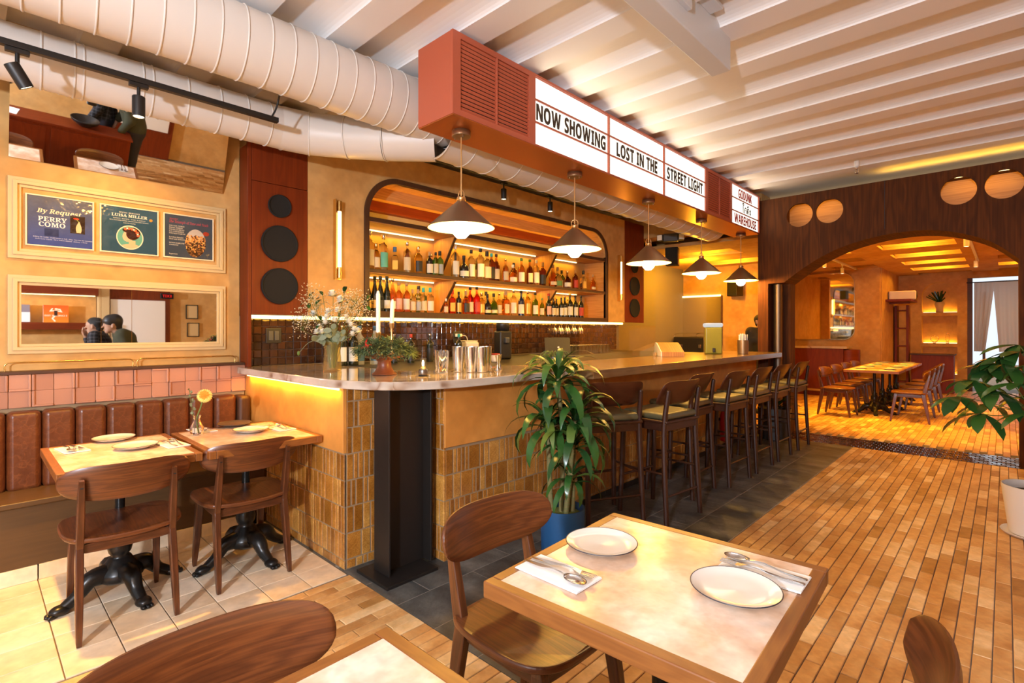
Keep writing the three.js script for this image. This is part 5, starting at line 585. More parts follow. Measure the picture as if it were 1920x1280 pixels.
{ // things standing on the bar
  const v = thing('flower_vase', 'ribbed amber glass vase on the marble counter holding the big bouquet', 'vase', -3.475, 1.1155, 1.79); part(v, 'glass', lathe([[0, 0.006], [0.058, 0.006], [0.062, 0.01], [0.056, 0.09], [0.052, 0.14], [0.06, 0.205], [0.063, 0.205], [0.056, 0.14], [0.06, 0.09], [0.066, 0.01], [0.062, 0], [0, 0]], 24), M.amberGlass);
  const p = thing('pedestal_bowl', 'turned wooden pedestal bowl carrying the evergreen wreath', 'bowl', -2.93, 1.1155, 1.87); part(p, 'foot', lathe([[0, 0], [0.078, 0], [0.08, 0.006], [0.062, 0.02], [0.046, 0.05], [0.042, 0.085], [0.058, 0.1], [0.058, 0.105], [0, 0.105]], 40), M.oakRed); part(p, 'dish', lathe([[0, 0.1], [0.06, 0.1], [0.12, 0.112], [0.125, 0.122], [0.11, 0.12], [0, 0.11]], 40), M.oakRed);
  for (const [X, D, y, h, lean, label] of [[-2.955, 1.84, 0.275, 0.29, 0.02, 'tall white taper candle in a short brass holder'], [-2.915, 1.915, 0.335, 0.175, -0.1, 'white taper candle leaning in the tall brass holder']]) {
    const c = thing('candle', label, 'candle', X, 1.1155 + y - 0.02, D); c.rotation.z = lean * 0.6; part(c, 'wax', lathe([[0, 0], [0.0145, 0], [0.0135, h - 0.025], [0.006, h], [0, h + 0.002]], 16), M.wax); part(c, 'wick', tube([[0, h, 0], [0.003, h + 0.012, 0], [0.009, h + 0.014, 0]], 0.0014, 6, 5), M.blackMatte);
    const b = thing('candlestick', h > 0.25 ? 'short brass candlestick among the evergreen sprigs' : 'tall slim brass candlestick among the evergreen sprigs', 'candlestick', X, 1.2385, D); const hh = y - 0.123; part(b, 'stick', lathe([[0, 0], [0.03, 0], [0.028, 0.008], [0.008, 0.018], [0.0065, hh - 0.06], [0.012, hh - 0.052], [0.008, hh - 0.04], [0.014, hh - 0.026], [0.017, hh - 0.004], [0.02, hh], [0.014, hh], [0.013, hh - 0.015], [0, hh - 0.015]], 24), M.brass);
  }
  const l = thing('oil_lamp', 'small grey table lantern with a glass chimney on the counter', 'lantern', -2.655, 1.1155, 1.975); part(l, 'base', lathe([[0, 0], [0.028, 0], [0.0285, 0.02], [0.027, 0.021], [0.0285, 0.022], [0.0285, 0.042], [0.02, 0.045], [0.014, 0.06], [0, 0.06]], 32), M.pewter); part(l, 'chimney', lathe([[0.016, 0.058], [0.019, 0.075], [0.017, 0.1], [0.0125, 0.115], [0.0125, 0.185]], 24), M.glass); part(l, 'flame', lathe([[0, 0.062], [0.007, 0.064], [0.008, 0.085], [0.004, 0.098], [0, 0.1]], 14), M.bulb); pointLight('flame_light', -2.655, 1.205, 1.975, LAMP, 0.25, 0.4);
  const tin0 = thing('shaker_tin', 'polished steel shaker tin, first of the group on the counter', 'shaker', -2.745, 1.1155, 2.345, 0, 'steel shaker tins'); part(tin0, 'cup', lathe([[0, 0.004], [0.033, 0.004], [0.036, 0], [0.037, 0.004], [0.046, 0.172], [0.047, 0.176], [0.0455, 0.176], [0.036, 0.01], [0, 0.008]], 40), M.chrome);
  [[-2.66, 2.385, 'polished steel shaker tin, second of the group'], [-2.60, 2.43, 'polished steel shaker tin, third of the group'], [-2.66, 2.52, 'polished steel shaker tin at the back of the group']].forEach(([X, D, s]) => copyOf(tin0, 'shaker_tin', s, X, 1.1155, D));
  const g0 = thing('mixing_glass', 'clear mixing glass beside the steel shaker tins', 'glass', -2.79, 1.1155, 2.24, 0, 'mixing glasses'); part(g0, 'glass', lathe([[0, 0.012], [0.033, 0.012], [0.041, 0.15], [0.0425, 0.15], [0.036, 0.004], [0.034, 0], [0, 0]], 28), M.glassSolid); copyOf(g0, 'mixing_glass', 'clear mixing glass behind the first one', -2.88, 1.1155, 2.29); copyOf(g0, 'mixing_glass', 'clear mixing glass nearest the marble edge', -2.74, 1.1155, 2.2);
  const j0 = thing('jigger', 'double-cone steel jigger in front of the shaker tins', 'jigger', -2.64, 1.1155, 2.62, 0, 'jiggers'); part(j0, 'cone', lathe([[0, 0.004], [0.02, 0], [0.021, 0.002], [0.005, 0.045], [0.018, 0.108], [0.019, 0.11], [0.017, 0.108], [0.002, 0.048], [0, 0.048]], 24), M.chrome); copyOf(j0, 'jigger', 'double-cone steel jigger behind the first', -2.72, 1.1155, 2.72);
  const dc = thing('decanter', 'small round glass decanter beside the jiggers', 'decanter', -2.66, 1.1155, 2.54); part(dc, 'glass', lathe([[0, 0.004], [0.026, 0.004], [0.031, 0.03], [0.022, 0.055], [0.018, 0.075], [0.022, 0.08], [0.024, 0.08], [0.02, 0.055], [0.033, 0.03], [0.028, 0], [0, 0]], 24), M.glassSolid);
  // back counter appliances
  const pr = thing('receipt_printer', 'cream receipt printer at the tiled wall behind the evergreen bowl', 'printer', -4.0, 1.1005, 3.55, 1.3); part(pr, 'housing', rbox(0.16, 0.19, 0.19, 0.025, 'x', 3).translate(0, 0.095, 0), M.cream2); part(pr, 'slot', rbox(0.11, 0.05, 0.004, 0.001).translate(0, 0.115, 0.095), M.black); part(pr, 'lid', rbox(0.15, 0.01, 0.15, 0.004).translate(0, 0.195, -0.01), M.cream2);
  const gr = thing('coffee_grinder', 'tall black coffee grinder on the back counter', 'grinder', -3.9, 1.1005, 3.95, 1.2); part(gr, 'body', rbox(0.14, 0.3, 0.17, 0.02, 'x', 3).translate(0, 0.15, 0), M.black); part(gr, 'hopper', lathe([[0, 0.3], [0.068, 0.3], [0.07, 0.375], [0.06, 0.385], [0, 0.388]], 28), M.black); part(gr, 'spout', rbox(0.05, 0.06, 0.06, 0.01).translate(0, 0.2, 0.1), M.darkGrey);
  for (const [X, D, c, words] of [[-3.7, 3.2, 0xc9b79b, 'small white tub with red band on the bar mat'], [-3.62, 3.35, 0xb5562a, 'small amber jar on the bar mat'], [-3.55, 3.5, 0xd8cbb8, 'white jar with red label on the bar mat']]) { const j = thing('jar', words, 'jar', X, 1.1015, D); part(j, 'pot', lathe([[0, 0], [0.04, 0], [0.043, 0.006], [0.043, 0.06], [0.036, 0.068], [0, 0.068]], 24), std(new THREE.Color(c), 0.4)); part(j, 'lid', lathe([[0, 0.068], [0.04, 0.068], [0.04, 0.08], [0, 0.082]], 24), c === 0xb5562a ? M.brass : LB.red); }
  const lap = thing('laptop', 'open dark laptop on the back counter behind the leafy plant', 'laptop', -3.75, 1.1005, 4.75, 0.9); part(lap, 'keyboard', rbox(0.31, 0.015, 0.22, 0.005).translate(0, 0.0075, 0), M.darkGrey); const sc = part(lap, 'screen', rbox(0.31, 0.21, 0.008, 0.003).translate(0, 0.105, 0), M.black); sc.position.set(0, 0.015, -0.11); sc.rotation.x = -0.25; part(lap, 'logo', new THREE.CircleGeometry(0.012, 16), M.white).position.set(0, 0.105, -0.092);
  // glasses hanging under the shelves and on the back counter
  const wg = thing('wine_glass', 'stemmed glass hanging upside down under the bar shelf', 'wine glass', -4.375, 1.529, 5.42, 0, 'stemmed glasses hanging under the shelf'); part(wg, 'glass', lathe([[0.034, 0], [0.034, -0.002], [0.004, -0.006], [0.0035, -0.085], [0.02, -0.1], [0.032, -0.13], [0.03, -0.175], [0.027, -0.175]], 18), M.glassSolid); for (let i = 1; i < 9; i++) copyOf(wg, 'wine_glass', wg.userData.label, -4.375 + (i % 2) * 0.02, 1.529, 5.42 + i * 0.075);
  const tg = thing('tumbler', 'upturned tumbler in the glass rows of the back counter', 'glass', -4.2, 1.1005, 5.2, 0, 'tumblers on the back counter'); part(tg, 'glass', lathe([[0.034, 0], [0.036, 0.0], [0.031, 0.11], [0.0, 0.114], [0, 0.109], [0.028, 0.104]], 14), M.glassSolid); for (let i = 1; i < 36; i++) copyOf(tg, 'tumbler', tg.userData.label, -4.2 + Math.floor(i / 12) * 0.1, 1.1005, 5.2 + (i % 12) * 0.085);
  // far end of the bar
  const sg = thing('counter_screen', 'clear glass screen standing on the bar behind the oak top', 'glass screen', -2.86, 1.1165, 4.6); part(sg, 'pane', rbox(0.006, 0.34, 1.5, 0.001).translate(0, 0.17, 0), M.glass); for (const z of [-0.74, 0.74]) part(sg, 'clamp', rbox(0.03, 0.04, 0.03, 0.004).translate(0, 0.02, z), M.brass);
  const bx = thing('bread_bin', 'rounded wooden box with white side on the bar counter', 'box', -2.66, 1.1165, 5.55, -0.9); const bs = new THREE.Shape(); bs.moveTo(-0.2, 0); bs.lineTo(0.2, 0); bs.lineTo(0.2, 0.05); bs.bezierCurveTo(0.05, 0.1, -0.05, 0.15, -0.13, 0.15); bs.bezierCurveTo(-0.19, 0.15, -0.2, 0.1, -0.2, 0); part(bx, 'shell', boxUV(extrude(bs, 0.24, 0.004), 'x'), M.oak); part(bx, 'side_panel', boxUV(extrude(bs, 0.012, 0.002).translate(0, 0, 0.24), 'x'), M.white);
  const dd = thing('drink_dispenser', 'tall olive green drink dispenser with a glowing white lid', 'dispenser', -2.62, 1.1165, 6.35, 0.5); part(dd, 'tank', rbox(0.2, 0.33, 0.2, 0.02, 'x', 3).translate(0, 0.165, 0), phy(lin(0.22, 0.22, 0.03), 0.2, { clearcoat: 0.7 })); part(dd, 'lid', rbox(0.215, 0.05, 0.215, 0.02, 'x', 3).translate(0, 0.355, 0), glow(lin(1, 0.98, 0.95), 0.75)); part(dd, 'tap', rbox(0.03, 0.05, 0.05, 0.006).translate(0, 0.05, 0.12), M.black);
  const st = thing('straw_holder', 'hammered bronze cup filled with white straws at the counter end', 'straw holder', -2.33, 1.1165, 6.55); part(st, 'cup', lathe([[0, 0.004], [0.055, 0], [0.062, 0.004], [0.064, 0.17], [0.06, 0.17], [0.058, 0.01], [0, 0.01]], 24), M.brassDull); const sr = rng(12), ss = []; for (let i = 0; i < 46; i++) { const a = sr() * 6.28, q = Math.sqrt(sr()) * 0.05; ss.push(new THREE.CylinderGeometry(0.0045, 0.0045, 0.2, 6).rotateZ((sr() - 0.5) * 0.1).translate(Math.cos(a) * q, 0.13 + sr() * 0.02, Math.sin(a) * q)); } stuffPart(st, 'straws', merge(ss), M.paper);
  const fe = thing('fire_extinguisher', 'red fire extinguisher on the bar front behind the stools', 'fire extinguisher', -2.392, 0.1, 6.15); part(fe, 'cylinder', lathe([[0, 0], [0.05, 0.004], [0.055, 0.015], [0.055, 0.3], [0.045, 0.34], [0.018, 0.36], [0.018, 0.38], [0, 0.38]], 24), std(lin(0.55, 0.015, 0.01), 0.3)); part(fe, 'valve', merge([rbox(0.03, 0.04, 0.05, 0.005).translate(0, 0.395, 0), rbox(0.02, 0.012, 0.11, 0.004).translate(0, 0.425, 0.03)]), M.black); part(fe, 'hose', tube([[0, 0.395, 0.03], [0.05, 0.37, 0.05], [0.065, 0.25, 0.03], [0.062, 0.12, 0.02]], 0.008, 20, 8), M.black); part(fe, 'label', new THREE.CylinderGeometry(0.0555, 0.0555, 0.12, 20, 1, true, 0.6, 2.0).translate(0, 0.19, 0), M.white);
  part(fe, 'bracket', rbox(0.02, 0.03, 0.13, 0.003).translate(-0.05, 0.26, 0), M.black);
  const sp = thing('steel_post', 'round polished steel post in the corner of the arch wall', 'post', -2.24, 0, 7.6); part(sp, 'pipe', new THREE.CylinderGeometry(0.055, 0.055, 2.03, 28).translate(0, 1.015, 0), M.steelBright); part(sp, 'foot', lathe([[0, 0], [0.075, 0], [0.075, 0.012], [0, 0.012]], 24), M.steelBright);
  const sw = thing('wall_switch', 'black double light switch on the dark wall tiles', 'switch', -4.418, 1.36, 1.755, Math.PI / 2); part(sw, 'plate', rbox(0.125, 0.125, 0.008, 0.004).translate(0, 0, 0.003), M.black); for (const x of [-0.024, 0.024]) part(sw, 'rocker', rbox(0.036, 0.078, 0.008, 0.003).translate(x, 0, 0.008), M.darkGrey);
  const so = thing('wall_socket', 'black wall socket with a plugged white adapter and cable', 'socket', -4.418, 1.33, 3.75, Math.PI / 2); part(so, 'plate', rbox(0.11, 0.13, 0.008, 0.004).translate(0, 0, 0.003), M.black); part(so, 'adapter', rbox(0.07, 0.034, 0.045, 0.006).translate(0.0, 0.02, 0.03), M.white); part(so, 'cable', tube([[0.035, 0.02, 0.04], [0.08, 0.01, 0.06], [0.1, -0.06, 0.07], [0.1, -0.14, 0.08]], 0.003, 16, 6), M.white);
  // small vase on the banquette table
  const bv = thing('bud_vase', 'small glass carafe vase with a yellow flower on the banquette table', 'vase', -3.585, 0.763, 0.965); part(bv, 'glass', lathe([[0, 0.004], [0.03, 0.004], [0.034, 0.01], [0.036, 0.045], [0.022, 0.075], [0.015, 0.095], [0.022, 0.12], [0.0235, 0.12], [0.017, 0.095], [0.024, 0.074], [0.0385, 0.045], [0.036, 0.006], [0.031, 0], [0, 0]], 28), M.glassSolid);
  const yf = thing('flower', 'yellow pompon dahlia leaning out of the small carafe', 'flower', -3.585, 0.775, 0.965); part(yf, 'stem', limb([[-0.01, 0, -0.012], [0.0, 0.09, 0.0], [0.012, 0.15, -0.016], [0.02, 0.215, -0.03]], [0.0045, 0.005, 0.0045, 0.005], 14, 8), M.stem);
  const pet = new THREE.SphereGeometry(1, 7, 5).scale(0.006, 0.003, 0.017).translate(0, 0, 0.012), hs = [], hc = [], hr = rng(3), nrm = new THREE.Vector3(0.75, 0.35, 0.35).normalize(), qz = new THREE.Quaternion(); for (let i = 0; i < 150; i++) { const t = (i + 0.5) / 150, ph = Math.acos(1 - 1.72 * t), th = i * 2.39996, d = new THREE.Vector3(Math.sin(ph) * Math.cos(th), Math.sin(ph) * Math.sin(th), Math.cos(ph)).applyQuaternion(qz.setFromUnitVectors(new THREE.Vector3(0, 0, 1), nrm)); const g = pet.clone().scale(1, 1, 0.7 + 0.5 * Math.min(1, t * 1.4)); g.applyQuaternion(new THREE.Quaternion().setFromUnitVectors(new THREE.Vector3(0, 0, 1), d)); g.translate(d.x * 0.012, d.y * 0.012, d.z * 0.012); (t < 0.3 ? hc : hs).push(g); }
  part(yf, 'petals', merge(hs).translate(0.026, 0.228, -0.034), M.yellowPetal); part(yf, 'heart', merge(hc).translate(0.026, 0.228, -0.034), M.orangeCore);
  const eu = thing('eucalyptus_sprig', 'thin grey-green eucalyptus sprig in the small carafe', 'sprig', -3.588, 0.775, 0.955); part(eu, 'stem', tube([[0, 0, 0], [-0.008, 0.1, 0.006], [-0.02, 0.19, 0.016], [-0.028, 0.275, 0.024]], 0.0016, 20, 6), M.stem); const el = new THREE.CircleGeometry(0.0085, 10).translate(0, 0.009, 0); for (let i = 0; i < 22; i++) { const t = 0.38 + i * 0.028, m = part(eu, 'leaf', el, M.euca); m.position.set(-0.028 * t * t - 0.004 * t, 0.275 * t, 0.024 * t * t); m.rotation.set(0.5, i * 2.2, (i % 2 ? 1 : -1) * 1.2, 'YXZ'); m.scale.setScalar(1.1 - 0.5 * (t - 0.38)); }
}
{ // rear room fittings
  const mi = thing('wall_mirror', 'large rounded mirror on the rear wall seen through the arch', 'mirror', -3.07, 1.95, 13.5); const ms = roundRect(-0.66, 0.66, -0.74, 0.74, [0.22, 0.22, 0.26, 0.22]); part(mi, 'pane', extrude(ms, 0.02, 0.004, 16).translate(0, 0, 0.002), M.mirrorGold); const mf = roundRect(-0.675, 0.675, -0.755, 0.755, [0.23, 0.23, 0.27, 0.23]); mf.holes.push(roundRect(-0.655, 0.655, -0.735, 0.735, [0.215, 0.215, 0.255, 0.215])); part(mi, 'edge', extrude(mf, 0.05, 0.003, 16), M.chrome);
  const sb = thing('sideboard', 'wooden service counter with a stone top under the rounded mirror', 'counter', -2.98, 0, 13.0); part(sb, 'cabinet', rbox(1.0, 1.02, 0.5, 0.004, 'y').translate(0, 0.51, 0), M.mahogany); part(sb, 'top', rbox(1.1, 0.05, 0.56, 0.005).translate(0.02, 1.045, 0), M.marble); part(sb, 'end_column', new THREE.CylinderGeometry(0.2, 0.2, 1.0, 28).translate(0.56, 0.5, 0.02), M.mahogany); part(sb, 'foot_rail', rbox(1.0, 0.05, 0.03, 0.004).translate(0, 0.12, 0.27), M.chrome);
  const sh = thing('wall_shelf', 'wooden wall shelf carrying the white projector', 'shelf', -1.85, 2.07, 14.6); part(sh, 'board', rbox(0.55, 0.05, 1.1, 0.006, 'z').translate(0.1, 0, 0), M.mahogany); part(sh, 'bracket', rbox(0.5, 0.03, 0.05, 0.004).translate(0.05, -0.04, 0), M.mahogany);
  const pj = thing('projector', 'white projector on the rear wall shelf under the ceiling', 'projector', -1.72, 2.097, 14.6, 0.3); part(pj, 'housing', rbox(0.5, 0.2, 0.4, 0.03, 'x', 3).translate(0, 0.1, 0), M.white); part(pj, 'lens', new THREE.CylinderGeometry(0.07, 0.075, 0.06, 24).rotateZ(Math.PI / 2).translate(0.26, 0.1, 0), M.black);
  const cb = thing('tall_bookcase', 'tall red-brown open bookcase in the rear corner', 'bookcase', -1.80, 0, 15.3); part(cb, 'upright', rbox(0.05, 2.0, 0.3, 0.004, 'y').translate(-0.08, 1.0, 0), M.mahogany); part(cb, 'upright', rbox(0.05, 2.0, 0.3, 0.004, 'y').translate(0.14, 1.0, 0), M.mahogany); for (let k = 0; k < 5; k++) part(cb, 'shelf', rbox(0.2, 0.03, 0.28, 0.003).translate(0.03, 0.2 + k * 0.42, 0), M.mahogany);
  const cs = thing('low_cabinet', 'low brown cabinet behind the last rear table', 'cabinet', -1.2, 0, 15.2); part(cs, 'carcass', rbox(0.75, 0.85, 0.4, 0.005, 'y').translate(0, 0.425, 0), M.mahogany); part(cs, 'top', rbox(0.8, 0.03, 0.44, 0.005).translate(0, 0.865, 0), M.shelf);
  const nv = thing('niche_vase', 'pale vase with a wide leafy spray in the arched rear niche', 'vase', -1.145, 1.842, 16.12); part(nv, 'vase', lathe([[0, 0], [0.07, 0], [0.075, 0.1], [0.1, 0.2], [0.085, 0.25], [0.06, 0.25], [0.05, 0.2], [0, 0.2]], 20), M.cream); const fr = rng(6), fg = new THREE.PlaneGeometry(0.025, 0.3, 1, 3).translate(0, 0.15, 0); for (let i = 0; i < 26; i++) { const m = part(nv, 'leaf', fg, M.leafDark); m.position.y = 0.23; m.rotation.set((fr() - 0.5) * 1.3, fr() * 6.28, (fr() - 0.5) * 2.0, 'YXZ'); }
  for (const [X, rx, ry, label] of [[-1.24, 0.075, 0.075, 'thin round ring ornament in the lower rear niche'], [-1.0, 0.035, 0.105, 'tall oval ring ornament in the lower rear niche']]) { const o = thing('ring_ornament', label, 'ornament', X, 1.102, 16.12); part(o, 'ring', new THREE.TorusGeometry(1, 0.11, 8, 40).scale(rx, ry, 0.08).translate(0, ry + 0.03, 0), M.gold); part(o, 'base', rbox(0.06, 0.03, 0.04, 0.004).translate(0, 0.015, 0), M.gold); }
  const cu = thing('door_curtain', 'split grey-brown linen door curtain against the bright street', 'curtain', 0, 0, 15.93); const panel = (x0, x1, slant) => { const g = new THREE.PlaneGeometry(1, 1, 24, 16), p = g.attributes.position; for (let i = 0; i < p.count; i++) { const u = p.getX(i) + 0.5, v = 0.5 - p.getY(i), a = x0 + (slant < 0 ? 0 : slant * Math.min(1, Math.max(0, v - 0.12) * 1.15)), b = x1 - (slant > 0 ? 0 : -slant * Math.min(1, Math.max(0, v - 0.12) * 1.15)); p.setXYZ(i, lerp(a, b, u), 2.5 - v * 1.57, 0.02 * Math.sin(u * 26 + v * 2) * (0.3 + v)); } g.computeVertexNormals(); return g; };
  part(cu, 'panel', panel(-0.52, -0.19, -0.14), M.linen); part(cu, 'panel', panel(-0.19, 0.4, 0.09), M.linen); part(cu, 'rod', new THREE.CylinderGeometry(0.012, 0.012, 1.5, 10).rotateZ(Math.PI / 2).translate(0.1, 2.51, 0), M.black);
  const km = thing('wall_mirror', 'square mirror with a lit upper edge on the yellow rear kitchen wall', 'mirror', -5.1, 1.35, 10.99); km.position.set(-4.85, 1.62, -10.98); part(km, 'pane', rbox(1.0, 1.0, 0.01, 0).translate(0, 0, 0.005), M.mirrorGold); part(km, 'frame', merge([rbox(1.06, 0.03, 0.03, 0.003).translate(0, -0.515, 0.01), rbox(0.03, 1.06, 0.03, 0.003).translate(-0.515, 0, 0.01), rbox(0.03, 1.06, 0.03, 0.003).translate(0.515, 0, 0.01)]), M.shelf); part(km, 'led_strip', rbox(1.0, 0.035, 0.02, 0.004).translate(0, 0.53, 0.02), M.ledStrip);
  const em = thing('espresso_machine', 'low black and chrome coffee machine under the rear kitchen mirror', 'coffee machine', -4.75, 0.9, 10.6); part(em, 'body', rbox(0.8, 0.34, 0.4, 0.03, 'x', 2).translate(0, 0.2, 0), M.black); part(em, 'tray', rbox(0.84, 0.05, 0.46, 0.01).translate(0, 0.03, 0.02), M.chrome); part(em, 'top_rail', tube([[-0.38, 0.37, 0.18], [-0.38, 0.42, 0.18], [0.38, 0.42, 0.18], [0.38, 0.37, 0.18]], 0.008, 30, 6), M.chrome); for (const x of [-0.2, 0.2]) part(em, 'group_head', new THREE.CylinderGeometry(0.035, 0.03, 0.07, 20).translate(x, 0.18, 0.22), M.chrome); const kc = thing('kitchen_counter', 'dark counter under the rear kitchen mirror', 'counter', -4.6, 0, 10.6); part(kc, 'cabinet', rbox(1.7, 0.85, 0.6, 0.005).translate(0, 0.425, 0), M.blackMatte); part(kc, 'top', rbox(1.74, 0.05, 0.66, 0.005).translate(0, 0.874, 0), M.darkGrey);
  pointLight('kitchen_light', -4.3, 2.5, 9.6, LED, 9, 4); 
}
// ------------------------------------------------------------------ plants and flowers
function leafGeo(L, W, droop, fold = 0.25, seg = 7, tipPow = 0.8, baseW = 0.15) {   // strap leaf along +z, arching down; midrib at x = 0
  const pos = [], idx = []; let y = 0, z = 0, a = 0; const st = L / seg;
  for (let i = 0; i <= seg; i++) { const t = i / seg, w = W / 2 * Math.max(0.02, (baseW + (1 - baseW) * Math.sin(Math.PI * Math.min(1, t * 0.62 + 0.05))) * Math.pow(1 - t ** 2.6, tipPow)); pos.push(-w, y + fold * w, z, 0, y, z, w, y + fold * w, z); a = -droop * (t ** 1.3); y += Math.sin(a) * st; z += Math.cos(a) * st; }
  for (let i = 0; i < seg; i++) { const k = i * 3; idx.push(k, k + 3, k + 4, k, k + 4, k + 1, k + 1, k + 4, k + 5, k + 1, k + 5, k + 2); }
  const g = new THREE.BufferGeometry(); g.setAttribute('position', new THREE.Float32BufferAttribute(pos, 3)); g.setIndex(idx); g.computeVertexNormals(); return g;
}
const setLeaf = (m, x, y, z, az, tilt, roll = 0, s = 1) => { m.position.set(x, y, z); m.rotation.set(-tilt, az, roll, 'YXZ'); m.scale.setScalar(s); return m; };
function pot(t, r0, r1, h, mat, soil, wall = 0.012) { part(t, 'pot', lathe([[0, 0], [r0, 0], [r0 + 0.006, 0.006], [r1, h], [r1 - wall, h], [r1 - wall - 0.004, h - 0.05], [0, h - 0.05]], 44), mat); part(t, 'soil', lathe([[0, h - 0.03], [r1 * 0.5, h - 0.028], [r1 - wall - 0.001, h - 0.045]], 30), soil); }
{ // dracaena in the blue planter
  const t = thing('potted_dracaena', 'tall dracaena with drooping strap leaves in a blue planter at the bar corner', 'potted plant', -2.035, 0, 2.60); pot(t, 0.128, 0.142, 0.285, M.blue, M.moss);
  const lg = [leafGeo(0.36, 0.07, 2.2), leafGeo(0.42, 0.078, 2.6), leafGeo(0.34, 0.066, 1.5), leafGeo(0.38, 0.074, 2.9)], r = rng(44), mats = [M.leaf, M.leaf, M.leafPale, M.leafDark];
  const heads = [[[-0.01, 0.25, 0.0], [0.0, 0.7, 0.0], [-0.025, 1.1, 0.02], 28, 1.0], [[0.04, 0.25, -0.05], [0.05, 0.55, -0.05], [0.055, 0.84, -0.06], 30, 1.0], [[0.02, 0.25, -0.02], [0.07, 0.6, 0.0], [0.10, 0.72, 0.02], 20, 0.9], [[-0.05, 0.25, 0.05], [-0.055, 0.45, 0.06], [-0.07, 0.83, 0.06], 22, 0.95], [[0.05, 0.25, 0.03], [0.06, 0.4, 0.02], [0.07, 0.5, 0.0], 16, 0.72]];
  for (const [a, b, c, n, s] of heads) { part(t, 'cane', limb([a, b, c], [0.017, 0.016, 0.015], 16, 10), M.cane); const rings = []; for (let k = 0; k < 14; k++) { const f = k / 13, q = f < 0.5 ? a.map((v, i) => lerp(v, b[i], f * 2)) : b.map((v, i) => lerp(v, c[i], f * 2 - 1)); rings.push(new THREE.TorusGeometry(0.0165, 0.0016, 5, 14).rotateX(Math.PI / 2).translate(...q)); } part(t, 'leaf_scar', merge(rings), M.leafPale);
    for (let i = 0; i < n; i++) { const f = i / n, az = i * 2.4 + r() * 0.4, tilt = lerp(0.15, 1.35, f ** 1.4) + (r() - 0.5) * 0.2; setLeaf(part(t, 'leaf', lg[Math.floor(r() * (f > 0.75 ? 3 : 4)) % 4], mats[Math.floor(r() * 4)]), c[0] + Math.sin(az) * 0.01, c[1] - 0.06 + f * 0.09, c[2] + Math.cos(az) * 0.01, az, tilt, (r() - 0.5) * 0.3, s * (1.02 - 0.12 * r()) * (f > 0.8 ? 0.85 : 1)); } }
}
{ // money tree in the white pot
  const t = thing('potted_tree', 'money tree with broad finger leaves in a white pot beside the walkway', 'potted plant', 0.155, 0, 5.02); pot(t, 0.135, 0.18, 0.33, M.potWhite, M.soil, 0.01); part(t, 'saucer', lathe([[0, 0], [0.17, 0], [0.185, 0.02], [0.182, 0.024], [0.165, 0.008], [0, 0.006]], 40), M.potWhite); t.children[0].position.y = 0.01;
  part(t, 'trunk', limb([[0.0, 0.3, 0.0], [-0.01, 0.4, 0.0], [-0.012, 0.55, 0.0], [-0.005, 0.7, 0.0], [0, 0.82, 0]], [0.062, 0.04, 0.03, 0.033, 0.026], 24, 14), M.bark); for (const a of [0, 2.1, 4.2]) part(t, 'trunk', limb([[0.05 * Math.cos(a), 0.29, 0.05 * Math.sin(a)], [0.02 * Math.cos(a + 1), 0.45, 0.02 * Math.sin(a + 1)], [0.02 * Math.cos(a + 2.4), 0.62, 0.02 * Math.sin(a + 2.4)], [0.012 * Math.cos(a + 4), 0.8, 0.012 * Math.sin(a + 4)]], [0.03, 0.022, 0.018, 0.014], 18, 8), M.bark);
  const r = rng(55), leaflet = [leafGeo(0.19, 0.072, 0.8, 0.12, 6, 0.55, 0.05), leafGeo(0.22, 0.08, 1.1, 0.1, 6, 0.55, 0.05), leafGeo(0.16, 0.066, 0.5, 0.12, 6, 0.55, 0.05)];
  const tips = []; for (let i = 0; i < 34; i++) { const az = i * 2.399 + 0.5, lv = i / 33, R = lerp(0.47, 0.14, lv ** 1.3) * (0.68 + 0.4 * r()), y = lerp(0.82, 1.30, lv) + (r() - 0.5) * 0.08; tips.push([Math.sin(az) * R, y, Math.cos(az) * R, az]); }
  for (const [x, y, z, az] of tips) { part(t, 'leaf_stalk', tube([[0, 0.8, 0], [x * 0.45, lerp(0.8, y, 0.62), z * 0.45], [x * 0.85, y - 0.01, z * 0.85], [x, y, z]], 0.0032, 12, 5), M.stem); const n = 5 + Math.floor(r() * 2); for (let k = 0; k < n; k++) { const sp = (k - (n - 1) / 2) * 0.85; setLeaf(part(t, 'leaf', leaflet[k % 3], r() < 0.75 ? M.leaf : M.leafDark), x, y, z, az + sp, 0.05 - Math.abs(sp) * 0.12 - r() * 0.25, (r() - 0.5) * 0.4, 0.95 + r() * 0.4); } }
}
{ // dark planter near the arch
  const t = thing('floor_planter', 'dark round floor planter with a shadowed plant at the end of the stools', 'potted plant', -2.18, 0, 7.25); pot(t, 0.16, 0.2, 0.4, M.darkGrey, M.soil); const lg = leafGeo(0.4, 0.06, 1.4), r = rng(66); for (let i = 0; i < 16; i++) setLeaf(part(t, 'leaf', lg, M.leafDark), 0, 0.36, 0, i * 2.4, 1.1 - r() * 0.5, 0, 0.8 + r() * 0.3);
}
